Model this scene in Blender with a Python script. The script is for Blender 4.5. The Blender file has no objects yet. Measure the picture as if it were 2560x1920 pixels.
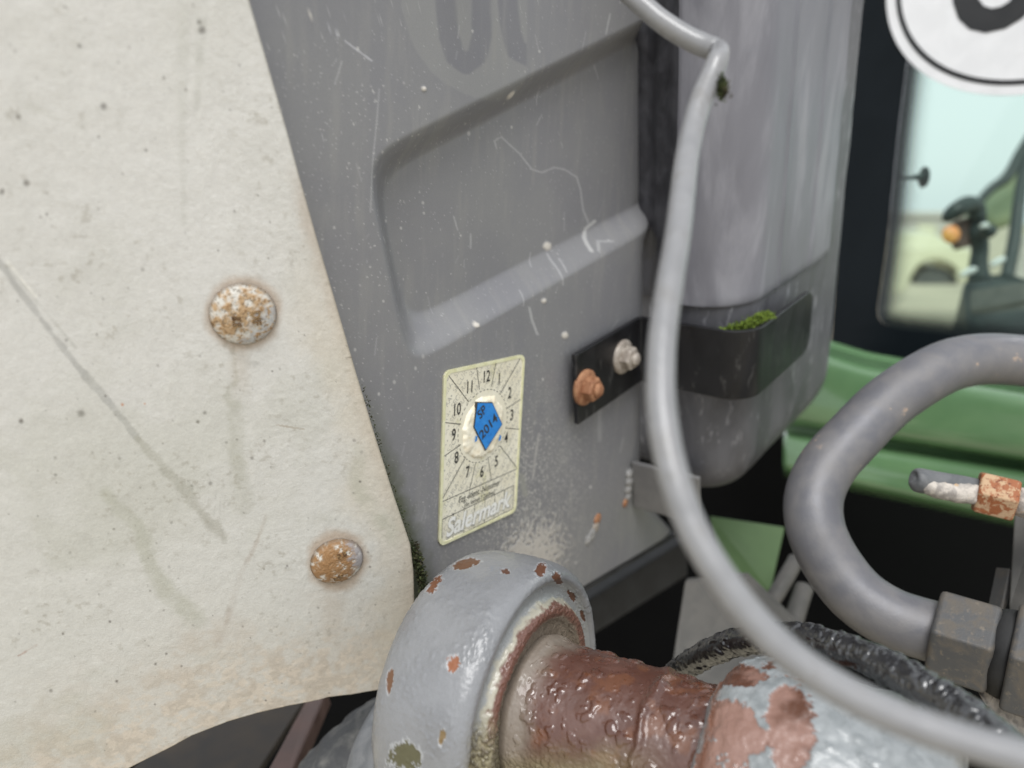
import bpy, bmesh, math, random
import numpy as np
from mathutils import Vector, Matrix

random.seed(7)
rng = np.random.default_rng(11)
scene = bpy.context.scene
COLL = scene.collection

# ------------------------------------------------------------------ camera
PITCH = math.radians(13.0)
CAM = np.array([0.0, 0.0, 1.95])
FPX = 1920.0                                   # focal length in photograph pixels (2560 wide)
RT = np.array([1.0, 0, 0])
UP = np.array([0, math.sin(PITCH), math.cos(PITCH)])
FW = np.array([0, math.cos(PITCH), -math.sin(PITCH)])
cd = bpy.data.cameras.new('camera')
cd.sensor_width = 36.0
cd.lens = FPX / 2560 * 36.0
cd.clip_start = 0.01
cd.clip_end = 5000
cd.dof.use_dof = True
cd.dof.focus_distance = 0.345
cd.dof.aperture_fstop = 5.6
cd.dof.aperture_blades = 0
cam = bpy.data.objects.new('camera', cd)
COLL.objects.link(cam)
cam.location = CAM
cam.rotation_euler = (math.pi / 2 - PITCH, 0, 0)
scene.camera = cam

# ------------------------------------------------------------------ sky, sun, exposure
SUN_EL, SUN_ROT = math.radians(56), math.radians(184)
w = bpy.data.worlds.new('World'); scene.world = w; w.use_nodes = True
nt = w.node_tree; nt.nodes.clear()
sky = nt.nodes.new('ShaderNodeTexSky'); sky.sky_type = 'NISHITA'; sky.sun_disc = False
sky.sun_elevation = SUN_EL; sky.sun_rotation = SUN_ROT
sky.air_density = 1.0; sky.dust_density = 2.0; sky.ozone_density = 1.0
hs = nt.nodes.new('ShaderNodeHueSaturation'); hs.inputs['Saturation'].default_value = 0.22
bg = nt.nodes.new('ShaderNodeBackground'); bg.inputs['Strength'].default_value = 0.072
wo = nt.nodes.new('ShaderNodeOutputWorld')
cl = nt.nodes.new('ShaderNodeMix'); cl.data_type = 'RGBA'; cl.inputs[0].default_value = 0.72     # even cloud layer over the sky
cl.inputs[7].default_value = (8.2, 8.6, 9.1, 1)
nt.links.new(sky.outputs[0], hs.inputs['Color']); nt.links.new(hs.outputs[0], cl.inputs[6]); nt.links.new(cl.outputs[2], bg.inputs['Color'])
nt.links.new(bg.outputs[0], wo.inputs['Surface'])
sl = bpy.data.lights.new('sun', 'SUN'); sl.energy = 1.5; sl.angle = math.radians(34); sl.color = (1, 0.99, 0.98)
so = bpy.data.objects.new('sun', sl); COLL.objects.link(so)
sd = Vector((math.sin(SUN_ROT) * math.cos(SUN_EL), math.cos(SUN_ROT) * math.cos(SUN_EL), math.sin(SUN_EL)))
so.rotation_euler = sd.to_track_quat('Z', 'Y').to_euler()
so.location = (0, -3, 6)
scene.view_settings.view_transform = 'Standard'
scene.view_settings.look = 'None'
scene.view_settings.gamma = 1.0
scene.view_settings.use_curve_mapping = False
scene.view_settings.exposure = 0.85
scene.cycles.max_bounces = 8
scene.cycles.transparent_max_bounces = 12

# ------------------------------------------------------------------ maths helpers
def nrm(v): v = np.asarray(v, float); return v / np.linalg.norm(v)
def c2w(c): c = np.asarray(c, float); return c[..., 0:1] * RT + c[..., 1:2] * UP + c[..., 2:3] * FW
def ray(px, py):
    px = np.asarray(px, float); py = np.asarray(py, float)
    return c2w(np.stack([(px - 1280) / FPX, -(py - 960) / FPX, np.ones_like(px)], -1))
def V(px, py, z): return CAM + ray(px, py) * np.asarray(z, float)[..., None]
def proj(P):
    d = np.asarray(P) - CAM
    z = d @ FW
    return 1280 + FPX * (d @ RT) / z, 960 - FPX * (d @ UP) / z, z
class Plane:
    def __init__(s, P0, n, e1=None):
        s.P0 = np.asarray(P0, float); s.n = nrm(n)
        if s.n @ (CAM - s.P0) < 0: s.n = -s.n
        e1 = np.array([1.0, 0, 0]) if e1 is None else np.asarray(e1, float)
        s.e1 = nrm(e1 - s.n * (e1 @ s.n)); s.e2 = np.cross(s.n, s.e1)
    def hit(s, px, py, off=0.0):
        r = ray(px, py)
        t = ((s.P0 + s.n * off - CAM) @ s.n) / (r @ s.n)
        return CAM + r * t[..., None]
    def uv(s, P): d = np.asarray(P) - s.P0; return np.stack([d @ s.e1, d @ s.e2], -1)
    def P(s, u, v, h=0.0):
        u = np.asarray(u, float); v = np.asarray(v, float); h = np.asarray(h, float)
        return s.P0 + u[..., None] * s.e1 + v[..., None] * s.e2 + (h * np.ones_like(u))[..., None] * s.n
def plane3(a, b, c):
    A, B, C = V(*a), V(*b), V(*c)
    return Plane(A, np.cross(B - A, C - A))
def hsh(ix, iy, iz, seed):
    h = (ix.astype(np.int64) * 374761393 + iy.astype(np.int64) * 668265263 + iz.astype(np.int64) * 2147483647 + seed * 974634777) & 0xFFFFFFFF
    h = ((h ^ (h >> 13)) * 1274126177) & 0xFFFFFFFF
    h = ((h ^ (h >> 16)) * 2246822519) & 0xFFFFFFFF
    return ((h ^ (h >> 15)) & 0xFFFFFF) / float(0xFFFFFF)
def vnoise(P, seed=0):
    f = np.floor(P); t = P - f; t = t * t * (3 - 2 * t)
    i = f.astype(np.int64); o = 0
    for a in (0, 1):
        for b in (0, 1):
            for c in (0, 1):
                wgt = (t[..., 0] if a else 1 - t[..., 0]) * (t[..., 1] if b else 1 - t[..., 1]) * (t[..., 2] if c else 1 - t[..., 2])
                o = o + wgt * hsh(i[..., 0] + a, i[..., 1] + b, i[..., 2] + c, seed)
    return o
def fbm(P, scale, oct=4, seed=0):
    o = 0; a = 0.5; s = 0
    for k in range(oct):
        o = o + a * vnoise(P * scale, seed + k * 17); s += a; a *= 0.55; scale *= 2.03
    return o / s
def sst(a, b, x): t = np.clip((x - a) / (b - a), 0, 1); return t * t * (3 - 2 * t)
def lin(r, g, b):
    c = np.array([r, g, b]) / 255.0
    return np.where(c <= 0.04045, c / 12.92, ((c + 0.055) / 1.055) ** 2.4)
def L4(*c): return tuple(lin(*c)) + (1.0,)
def segd(px, py, pts):
    best = np.full(np.shape(px), 1e9); tt = np.zeros(np.shape(px)); n = len(pts) - 1
    for k in range(n):
        ax, ay = pts[k][:2]; bx, by = pts[k + 1][:2]
        dx, dy = bx - ax, by - ay
        t = np.clip(((px - ax) * dx + (py - ay) * dy) / (dx * dx + dy * dy + 1e-9), 0, 1)
        d = np.hypot(px - ax - t * dx, py - ay - t * dy)
        m = d < best
        best = np.where(m, d, best); tt = np.where(m, (k + t) / n, tt)
    return best, tt
def mixc(col, c, a): a = np.clip(a, 0, 1)[..., None]; return col * (1 - a) + np.asarray(c) * a
def spot(col, px, py, x, y, r, c, a, ys=1.0):
    m = np.nonzero((np.abs(px - x) < r * 3) & (np.abs(py - y) < r * 4))
    if len(m[0]):
        d = np.hypot(px[m] - x, (py[m] - y) * ys); col[m] = mixc(col[m], c, sst(r * 1.55, r * 0.35, d) * a)
def catmull(pts, n):
    P = np.asarray(pts, float); m = len(P)
    E = np.vstack([2 * P[0] - P[1], P, 2 * P[-1] - P[-2]])
    out = []
    for x in np.linspace(0, m - 1, n):
        i = min(int(x), m - 2); t = x - i
        a, b, c, d = E[i], E[i + 1], E[i + 2], E[i + 3]
        out.append(0.5 * (2 * b + (c - a) * t + (2 * a - 5 * b + 4 * c - d) * t * t + (3 * b - a - 3 * c + d) * t ** 3))
    return np.array(out)

# ------------------------------------------------------------------ object helpers
def link(name, me, m=None, parent=None):
    o = bpy.data.objects.new(name, me); COLL.objects.link(o)
    if m is not None and me is not None: me.materials.append(m)
    if parent is not None: o.parent = parent
    return o
def tag(o, label, cat=None, group=None, kind=None):
    if label: o['label'] = label
    if cat: o['category'] = cat
    if group: o['group'] = group
    if kind: o['kind'] = kind
    return o
def empty(name, P):
    o = bpy.data.objects.new(name, None); COLL.objects.link(o)
    o.empty_display_size = 0.01
    o.location = P
    return o
def fix(o):                       # child meshes are built in world space: undo the parent's offset
    if o.parent is not None: o.matrix_parent_inverse = Matrix.Translation(-Vector(o.parent.location)); 
    return o
def mesh(name, verts, faces, m=None, parent=None, smooth=True, col=None, rough=None):
    me = bpy.data.meshes.new(name)
    verts = np.asarray(verts, float)
    if isinstance(faces, np.ndarray):
        n = len(faces); k = faces.shape[1]
        me.vertices.add(len(verts)); me.vertices.foreach_set('co', verts.ravel())
        me.loops.add(n * k); me.loops.foreach_set('vertex_index', faces.ravel().astype(np.int32))
        me.polygons.add(n); me.polygons.foreach_set('loop_start', np.arange(0, n * k, k, dtype=np.int32))
        me.polygons.foreach_set('loop_total', np.full(n, k, dtype=np.int32))
    else:
        me.from_pydata([tuple(v) for v in verts], [], [tuple(f) for f in faces])
    me.update(calc_edges=True); me.validate()
    me.polygons.foreach_set('use_smooth', np.full(len(me.polygons), smooth))
    if col is not None:
        a = me.attributes.new('Col', 'FLOAT_COLOR', 'POINT')
        c = np.concatenate([col, np.ones((len(col), 1))], 1); a.data.foreach_set('color', c.ravel().astype(np.float32))
    if rough is not None:
        a = me.attributes.new('Rough', 'FLOAT', 'POINT'); a.data.foreach_set('value', np.asarray(rough, np.float32).ravel())
    return fix(link(name, me, m, parent))
def gridfaces(nv, nu, closed=False):
    j, i = np.meshgrid(np.arange(nv - 1), np.arange(nu if closed else nu - 1), indexing='ij')
    i2 = (i + 1) % nu
    return np.stack([j * nu + i, (j + 1) * nu + i, (j + 1) * nu + i2, j * nu + i2], -1).reshape(-1, 4)
def recalc(o):
    bm = bmesh.new(); bm.from_mesh(o.data); bmesh.ops.recalc_face_normals(bm, faces=bm.faces); bm.to_mesh(o.data); bm.free(); return o
def bevel(o, w, seg=2):
    b = o.modifiers.new('bevel', 'BEVEL'); b.width = w; b.segments = seg; b.limit_method = 'ANGLE'; b.angle_limit = math.radians(35); return o
def slab(name, quad, depth, m, parent=None, bev=0.001, back=None):
    """plate: front outline as (px,py,z) corners turned into points, given a real thickness away from the viewer"""
    A = np.array([V(*q) for q in quad])
    n = nrm(np.cross(A[1] - A[0], A[2] - A[0]))
    if n @ (A.mean(0) - CAM) < 0: n = -n
    if back is not None: n = back
    B = A + n * depth; k = len(A)
    F = [tuple(range(k)), tuple(range(2 * k - 1, k - 1, -1))] + [(i, i + k, (i + 1) % k + k, (i + 1) % k) for i in range(k)]
    o = mesh(name, np.vstack([A, B]), F, m, parent, smooth=False); recalc(o)
    if bev: bevel(o, bev)
    return o
def tube_pts(P, R, seg=28, caps=True):
    n = len(P); T = np.gradient(P, axis=0); T /= np.linalg.norm(T, axis=1)[:, None]
    a = nrm(np.cross(T[0], [0.3, 0.2, 1.0])); ring = []
    ph = np.linspace(0, 2 * math.pi, seg, endpoint=False)
    for k in range(n):
        a = nrm(a - T[k] * (a @ T[k])); b = np.cross(T[k], a)
        ring.append(P[k] + R[k] * (np.cos(ph)[:, None] * a + np.sin(ph)[:, None] * b))
    return np.array(ring)
def tube(name, pts, m, parent=None, n=120, seg=28, bump=None, lump=0.0, seed=0):
    """pts: (px,py,z,radius_m)"""
    P = np.array([list(V(p[0], p[1], p[2])) + [p[3]] for p in pts])
    C = catmull(P, n)
    G = tube_pts(C[:, :3], C[:, 3], seg)
    if lump:
        ctr = C[:, None, :3]; d = G - ctr
        G = ctr + d * (1 + lump * (fbm(G, 160, 3, seed) - 0.5))[..., None]
    vs = np.vstack([G.reshape(-1, 3), C[0, :3], C[-1, :3]])
    F = gridfaces(n, seg, True).tolist()
    a, b = n * seg, n * seg + 1
    F += [(a, (i + 1) % seg, i) for i in range(seg)] + [(b, (n - 1) * seg + i, (n - 1) * seg + (i + 1) % seg) for i in range(seg)]
    o = mesh(name, vs, F, m, parent); recalc(o); return o
def frame(n, hint):
    n = nrm(n); a = nrm(np.asarray(hint) - n * (np.asarray(hint) @ n)); return a, np.cross(n, a), n
def lathe(name, C, axis, prof, m, parent=None, seg=48, hint=(0, 0, 1), jitter=0.0, seed=0, sides=0, smooth=True):
    """prof: (height along axis, radius); sides=6 makes a hexagon"""
    a, b, n = frame(axis, hint)
    if sides: seg = sides
    ph = np.linspace(0, 2 * math.pi, seg, endpoint=False)
    vs = []
    for h, r in prof:
        vs.append(np.asarray(C) + n * h + r * (np.cos(ph)[:, None] * a + np.sin(ph)[:, None] * b))
    vs = np.array(vs)
    if jitter:
        vs = vs + (fbm(vs, 400, 3, seed) - 0.5)[..., None] * jitter * n + (fbm(vs, 300, 3, seed + 5) - 0.5)[..., None] * jitter * (vs - np.asarray(C)) / max(p[1] for p in prof)
    k = len(prof)
    F = gridfaces(k, seg, True).tolist() + [tuple(range(seg)), tuple((k - 1) * seg + i for i in range(seg - 1, -1, -1))]
    o = mesh(name, vs.reshape(-1, 3), F, m, parent, smooth=smooth); recalc(o); return o
def polyres(pts, n):
    P = np.asarray(pts, float); d = np.r_[0, np.cumsum(np.linalg.norm(np.diff(P, axis=0), axis=1))]
    x = np.linspace(0, d[-1], n) if np.isscalar(n) else np.asarray(n) * d[-1]; return np.stack([np.interp(x, d, P[:, k]) for k in range(P.shape[1])], -1)
def dense(f0, a, b): return np.r_[np.linspace(0, f0, a, endpoint=False), np.linspace(f0, 1, b)]      # coarse outside the frame, fine inside
def coons(pl, left, right, top, bottom, nu, nv):
    H = lambda pts: pl.uv(pl.hit(*np.array(pts, float).T))
    nu = np.linspace(0, 1, nu) if np.isscalar(nu) else nu; nv = np.linspace(0, 1, nv) if np.isscalar(nv) else nv
    Lc, Rc = polyres(H(left), nv), polyres(H(right), nv)
    Tc, Bc = polyres(H(top), nu), polyres(H(bottom), nu)
    u = nu[None, :, None]; v = nv[:, None, None]
    S = (1 - u) * Lc[:, None] + u * Rc[:, None] + (1 - v) * Tc[None] + v * Bc[None]
    S -= (1 - u) * (1 - v) * Tc[0] + u * (1 - v) * Tc[-1] + (1 - u) * v * Bc[0] + u * v * Bc[-1]
    return S
def sheet(name, pl, uvg, h, thick, m, parent, col, rough):
    nv, nu = uvg.shape[:2]
    P = pl.P(uvg[..., 0], uvg[..., 1], h)
    idx = np.arange(nv * nu).reshape(nv, nu)
    loop = np.r_[idx[0, :-1], idx[:-1, -1], idx[-1, :0:-1], idx[:0:-1, 0]]
    vs = P.reshape(-1, 3); bk = vs[loop] - pl.n * thick
    k = len(loop); b0 = len(vs); r = np.arange(k); r2 = (r + 1) % k
    F = np.vstack([gridfaces(nv, nu), np.stack([loop[r], loop[r2], b0 + r2, b0 + r], -1)])
    col2 = np.vstack([col.reshape(-1, 3), col.reshape(-1, 3)[loop]]); ro2 = np.r_[rough.ravel(), rough.ravel()[loop]]
    return mesh(name, np.vstack([vs, bk]), F, m, parent, True, col2, ro2)

# ------------------------------------------------------------------ materials
def nodes(name):
    m = bpy.data.materials.new(name); m.use_nodes = True; t = m.node_tree
    return m, t, t.nodes['Principled BSDF'], t.nodes.new, t.links.new
def noise(t, scale, det=4, rough=0.55, dist=0.0, zs=1.0):
    tc = t.nodes.get('TC') or t.nodes.new('ShaderNodeTexCoord'); tc.name = 'TC'
    n = t.nodes.new('ShaderNodeTexNoise'); n.inputs['Scale'].default_value = scale; n.inputs['Detail'].default_value = det
    n.inputs['Roughness'].default_value = rough; n.inputs['Distortion'].default_value = dist
    if zs != 1.0:
        mp = t.nodes.new('ShaderNodeMapping'); mp.inputs['Scale'].default_value = (1, 1, zs)
        t.links.new(tc.outputs['Object'], mp.inputs[0]); t.links.new(mp.outputs[0], n.inputs['Vector'])
    else: t.links.new(tc.outputs['Object'], n.inputs['Vector'])
    return n.outputs['Fac']
def ramp(t, s, a, b, ca=(0, 0, 0, 1), cb=(1, 1, 1, 1)):
    r = t.nodes.new('ShaderNodeValToRGB'); r.color_ramp.elements[0].position = a; r.color_ramp.elements[1].position = b
    r.color_ramp.elements[0].color = ca; r.color_ramp.elements[1].color = cb
    t.links.new(s, r.inputs[0]); return r.outputs[0]
def mix(t, f, a, b):
    n = t.nodes.new('ShaderNodeMix'); n.data_type = 'RGBA'
    for v, k in ((f, 0), (a, 6), (b, 7)):
        if hasattr(v, 'links'): t.links.new(v, n.inputs[k])
        else: n.inputs[k].default_value = v
    return n.outputs[2]
def bump(t, bs, s, strength, dist, prev=None):
    b = t.nodes.new('ShaderNodeBump'); b.inputs['Strength'].default_value = strength; b.inputs['Distance'].default_value = dist
    t.links.new(s, b.inputs['Height'])
    if prev is not None: t.links.new(prev, b.inputs['Normal'])
    t.links.new(b.outputs[0], bs.inputs['Normal']); t.links.new(b.outputs[0], bs.inputs['Coat Normal']); return b.outputs[0]
def painted(name, bscale=900, bstr=0.3, bdist=0.0003, spec=0.5, coat=0.0, coat_r=0.1, metal=0.0):
    """colour and roughness come from the object's own wear map"""
    m, t, bs, N, Lk = nodes(name)
    a = N('ShaderNodeAttribute'); a.attribute_name = 'Col'
    r = N('ShaderNodeAttribute'); r.attribute_name = 'Rough'
    f = noise(t, 2200, 3)
    mul = N('ShaderNodeMix'); mul.data_type = 'RGBA'; mul.blend_type = 'MULTIPLY'; mul.inputs[0].default_value = 1.0
    Lk(a.outputs['Color'], mul.inputs[6]); Lk(ramp(t, f, 0.25, 0.75, (0.9, 0.9, 0.9, 1), (1.06, 1.06, 1.06, 1)), mul.inputs[7])
    Lk(mul.outputs[2], bs.inputs['Base Color']); Lk(r.outputs['Fac'], bs.inputs['Roughness'])
    bs.inputs['Specular IOR Level'].default_value = spec; bs.inputs['Coat Weight'].default_value = coat
    bs.inputs['Coat Roughness'].default_value = coat_r; bs.inputs['Metallic'].default_value = metal
    bump(t, bs, noise(t, bscale, 4, 0.6, 0.3), bstr, bdist)
    return m
def worn(name, c1, c2, scale=120, lo=0.4, hi=0.62, rough=(0.4, 0.6), metal=0.0, bscale=900, bstr=0.3, bdist=0.0004, spec=0.5, coat=0.0, c3=None, s3=300, t3=(0.6, 0.66), zs=1.0):
    m, t, bs, N, Lk = nodes(name)
    f = ramp(t, noise(t, scale, 6, 0.6, 0.4, zs), lo, hi)
    c = mix(t, f, tuple(c1) + (1,) if len(c1) == 3 else c1, tuple(c2) + (1,) if len(c2) == 3 else c2)
    if c3 is not None:
        g = ramp(t, noise(t, s3, 5, 0.65, 0.2, zs), *t3)
        c = mix(t, g, c, tuple(c3) + (1,) if len(c3) == 3 else c3)
    Lk(c, bs.inputs['Base Color'])
    rr = N('ShaderNodeMapRange'); rr.inputs[3].default_value = rough[0]; rr.inputs[4].default_value = rough[1]
    Lk(f, rr.inputs[0]); Lk(rr.outputs[0], bs.inputs['Roughness'])
    bs.inputs['Metallic'].default_value = metal; bs.inputs['Specular IOR Level'].default_value = spec
    bs.inputs['Coat Weight'].default_value = coat; bs.inputs['Coat Roughness'].default_value = 0.08
    bump(t, bs, noise(t, bscale, 4, 0.6), bstr, bdist)
    return m
M = {}
M['cream'] = painted('cream_paint', 950, 0.3, 0.0006, 0.4)
M['greypaint'] = painted('grey_panel_paint', 500, 0.05, 0.0002, 0.5)
M['bolt'] = painted('zinc_and_rust', 1500, 0.5, 0.0003, 0.6)
M['cast'] = painted('chipped_grey_casting_paint', 700, 0.35, 0.0004, 0.55, 0.35, 0.12)
M['shaft'] = painted('wet_brown_primer', 900, 0.15, 0.0002, 0.6, 0.45, 0.1)
M['column'] = worn('grey_plastic_cover', lin(106, 106, 113), lin(130, 130, 137), 34, 0.3, 0.7, (0.36, 0.5), 0, 1200, 0.12, 0.0003, c3=lin(152, 152, 158), s3=34, t3=(0.52, 0.8), zs=0.22)
M['column_low'] = worn('scuffed_dark_plastic', lin(76, 76, 80), lin(102, 102, 106), 45, 0.35, 0.7, (0.4, 0.6), 0, 900, 0.25, 0.0004, c3=lin(146, 146, 150), s3=150, t3=(0.58, 0.72), zs=0.35)
M['strap'] = worn('black_painted_steel', lin(20, 20, 22), lin(28, 28, 31), 60, 0.4, 0.7, (0.35, 0.5), 0, 900, 0.15, 0.0003, c3=lin(76, 75, 74), s3=150, t3=(0.58, 0.76), zs=0.4)
M['rusty'] = worn('orange_rust', lin(140, 94, 66), lin(168, 124, 92), 220, 0.4, 0.6, (0.6, 0.8), 0.1, 2000, 0.4, 0.00015, c3=lin(112, 72, 50), s3=420, t3=(0.6, 0.7))
M['dullzinc'] = worn('dull_zinc', lin(150, 140, 130), lin(176, 168, 158), 220, 0.4, 0.6, (0.45, 0.65), 0.25, 2000, 0.4, 0.00015, c3=lin(112, 100, 90), s3=420, t3=(0.6, 0.68))
M['cable'] = worn('light_grey_cable_sheath', lin(126, 126, 127), lin(140, 140, 141), 60, 0.4, 0.7, (0.3, 0.4), 0, 1200, 0.1, 0.0002, c3=lin(100, 95, 88), s3=60, t3=(0.54, 0.8), coat=0.3)
M['hose'] = worn('wet_black_rubber', lin(20, 20, 22), lin(30, 30, 32), 150, 0.4, 0.6, (0.3, 0.4), 0, 1200, 0.15, 0.0003, coat=1.0)
M['hose'].node_tree.nodes['Principled BSDF'].inputs['Coat IOR'].default_value = 1.7
M['pipe'] = worn('weathered_steel_pipe', lin(102, 102, 106), lin(116, 114, 114), 60, 0.4, 0.65, (0.4, 0.55), 0.15, 800, 0.3, 0.0004, c3=lin(164, 146, 130), s3=60, t3=(0.665, 0.70))
M['nut'] = worn('dusty_steel_nut', lin(76, 76, 76), lin(94, 88, 80), 90, 0.45, 0.6, (0.5, 0.7), 0.1, 900, 0.35, 0.0005, c3=lin(120, 110, 96), s3=260, t3=(0.58, 0.75))
M['rusthex'] = worn('flaking_rust', lin(150, 90, 54), lin(186, 156, 124), 230, 0.47, 0.55, (0.6, 0.8), 0.05, 1300, 0.6, 0.0006, c3=lin(112, 60, 36), s3=420, t3=(0.57, 0.66))
M['crust'] = worn('whitish_crust', lin(150, 144, 138), lin(196, 188, 178), 260, 0.4, 0.6, (0.7, 0.85), 0, 1300, 0.7, 0.0008, c3=lin(196, 160, 116), s3=160, t3=(0.62, 0.75))
M['rubbercap'] = worn('grey_rubber', lin(86, 88, 90), lin(104, 105, 106), 100, 0.4, 0.6, (0.5, 0.6))
M['green'] = worn('green_cab_paint', lin(90, 124, 86), lin(98, 132, 92), 12, 0.4, 0.6, (0.2, 0.26), 0, 900, 0.03, 0.0002, coat=1.0)
M['greenflat'] = worn('green_bracket_paint', lin(76, 102, 62), lin(84, 110, 70), 30, 0.4, 0.6, (0.5, 0.6))
M['black'] = worn('black_gap_shade', lin(6, 6, 6), lin(11, 11, 11), 30, 0.4, 0.6, (0.8, 0.95), spec=0.08)  # near-black colour standing for deep shade in the gaps
M['darkframe'] = worn('dark_frame', lin(38, 38, 38), lin(52, 52, 52), 60, 0.4, 0.6, (0.6, 0.8), spec=0.3)
M['greyplate'] = worn('grey_bracket', lin(84, 83, 80), lin(98, 96, 92), 50, 0.4, 0.6, (0.6, 0.75))
M['brown'] = worn('brown_frame', lin(84, 66, 60), lin(98, 78, 72), 60, 0.4, 0.6, (0.5, 0.7))
M['rubber'] = worn('dusty_rubber', lin(60, 60, 60), lin(120, 118, 112), 70, 0.45, 0.75, (0.6, 0.8), 0, 600, 0.5, 0.001)
M['frit'] = worn('black_glass_border', lin(12, 17, 20), lin(16, 21, 24), 10, 0.4, 0.6, (0.06, 0.08), spec=0.12)
M['signwhite'] = worn('white_sign_film', lin(206, 206, 206), lin(212, 212, 212), 40, 0.4, 0.6, (0.4, 0.5), c3=lin(196, 194, 190), s3=420, t3=(0.72, 0.76))
M['signblack'] = worn('black_sign_print', lin(18, 18, 18), lin(24, 24, 24), 40, 0.4, 0.6, (0.4, 0.5))
M['label'] = worn('faded_label_film', lin(234, 230, 212), lin(224, 218, 196), 70, 0.35, 0.65, (0.35, 0.5), 0, 600, 0.1, 0.0002, c3=lin(206, 202, 160), s3=50, t3=(0.6, 0.75))
M['seal'] = worn('aged_cream_plastic', lin(240, 234, 214), lin(226, 212, 182), 170, 0.45, 0.7, (0.4, 0.55), 0, 600, 0.3, 0.0004, c3=lin(205, 190, 120), s3=260, t3=(0.66, 0.78))
M['blue'] = worn('blue_print', lin(38, 128, 210), lin(48, 138, 216), 200, 0.4, 0.6, (0.4, 0.5), c3=lin(32, 104, 180), s3=700, t3=(0.58, 0.66))
M['ink'] = worn('black_ink', lin(44, 44, 42), lin(74, 74, 70), 400, 0.45, 0.7, (0.5, 0.6))
M['inkfaint'] = worn('faint_ink', lin(164, 163, 156), lin(192, 189, 174), 300, 0.4, 0.6, (0.5, 0.6))
M['inkwhite'] = worn('white_ink', lin(240, 240, 236), lin(232, 232, 224), 300, 0.4, 0.6, (0.3, 0.4))
M['moss'] = worn('green_moss', lin(84, 108, 34), lin(126, 146, 52), 400, 0.35, 0.6, (0.8, 0.9), c3=lin(52, 66, 22), s3=600, t3=(0.5, 0.6))
M['darkmoss'] = worn('dark_moss', lin(36, 44, 22), lin(66, 74, 38), 500, 0.4, 0.6, (0.85, 0.95), c3=lin(60, 50, 34), s3=300, t3=(0.5, 0.6))
M['yard'] = worn('sandy_yard', lin(158, 150, 132), lin(176, 166, 146), 0.4, 0.4, 0.6, (0.9, 0.95), spec=0.2)
M['paleveh'] = worn('pale_yellow_paint', lin(190, 184, 156), lin(198, 192, 164), 1, 0.4, 0.6, (0.3, 0.4))
M['interior'] = worn('dark_cab_plastic', lin(34, 42, 42), lin(52, 60, 60), 20, 0.4, 0.6, (0.4, 0.6))
M['seat'] = worn('olive_trim', lin(112, 124, 96), lin(140, 146, 112), 6, 0.4, 0.6, (0.6, 0.8))
M['amber'] = worn('amber_lens', lin(240, 176, 96), lin(236, 150, 100), 30, 0.4, 0.6, (0.2, 0.3))
# windscreen glass: tinted, lightly mirroring, with a printed dot fade at its border
def glassmat():
    m, t, bs, N, Lk = nodes('windscreen_glass'); t.nodes.remove(bs)
    out = t.nodes['Material Output']
    tr = N('ShaderNodeBsdfTransparent'); tr.inputs[0].default_value = (0.76, 0.93, 0.84, 1)
    gl = N('ShaderNodeBsdfGlossy'); gl.inputs['Roughness'].default_value = 0.02
    fr = N('ShaderNodeFresnel'); fr.inputs[0].default_value = 1.45
    mg = N('ShaderNodeMixShader'); Lk(fr.outputs[0], mg.inputs[0]); Lk(tr.outputs[0], mg.inputs[1]); Lk(gl.outputs[0], mg.inputs[2])
    bk = N('ShaderNodeBsdfPrincipled'); bk.inputs['Base Color'].default_value = L4(24, 30, 30); bk.inputs['Roughness'].default_value = 0.1
    uv = N('ShaderNodeUVMap'); uv.uv_map = 'UVMap'
    rot = N('ShaderNodeVectorRotate'); rot.rotation_type = 'Z_AXIS'; rot.inputs['Angle'].default_value = 0.785; Lk(uv.outputs[0], rot.inputs[0])
    wv = N('ShaderNodeTexVoronoi'); wv.voronoi_dimensions = '2D'; wv.inputs['Scale'].default_value = 430; wv.inputs['Randomness'].default_value = 0.0
    Lk(rot.outputs[0], wv.inputs['Vector'])
    at = N('ShaderNodeAttribute'); at.attribute_name = 'edge'
    sub = N('ShaderNodeMath'); sub.operation = 'LESS_THAN'; Lk(wv.outputs['Distance'], sub.inputs[0]); Lk(at.outputs['Fac'], sub.inputs[1])
    mx = N('ShaderNodeMixShader'); Lk(sub.outputs[0], mx.inputs[0]); Lk(mg.outputs[0], mx.inputs[1]); Lk(bk.outputs[0], mx.inputs[2])
    Lk(mx.outputs[0], out.inputs['Surface']); return m
M['glass'] = glassmat()

# ------------------------------------------------------------------ text as mesh
def text2d(body, size=1.0, sx=1.0, shear=0.0, bold=0.0):
    cu = bpy.data.curves.new('t', 'FONT'); cu.body = body; cu.size = size; cu.align_x = 'CENTER'; cu.align_y = 'CENTER'
    cu.shear = shear; cu.offset = bold; cu.resolution_u = 4
    o = bpy.data.objects.new('t', cu); COLL.objects.link(o)
    dg = bpy.context.evaluated_depsgraph_get(); dg.update()
    me = bpy.data.meshes.new_from_object(o.evaluated_get(dg))
    v = np.array([tuple(q.co[:2]) for q in me.vertices]); f = [tuple(p.vertices) for p in me.polygons]
    bpy.data.objects.remove(o); bpy.data.curves.remove(cu); bpy.data.meshes.remove(me)
    v[:, 0] *= sx
    return v, f

# ================================================================== large structure
# ------------------------------------------------------------------ yard
def ground():
    xs = np.linspace(-60, 60, 40); ys = np.linspace(-40, 160, 60)
    X, Y = np.meshgrid(xs, ys); Pn = np.stack([X, Y, np.zeros_like(X)], -1)
    Z = (fbm(Pn, 0.15, 3, 3) - 0.5) * 0.15
    vs = np.stack([X, Y, Z], -1).reshape(-1, 3)
    o = mesh('yard_ground', vs, gridfaces(60, 40)[:, ::-1], M['yard']); tag(o, 'sandy yard seen blurred through the windscreen', kind='structure')
ground()

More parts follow.
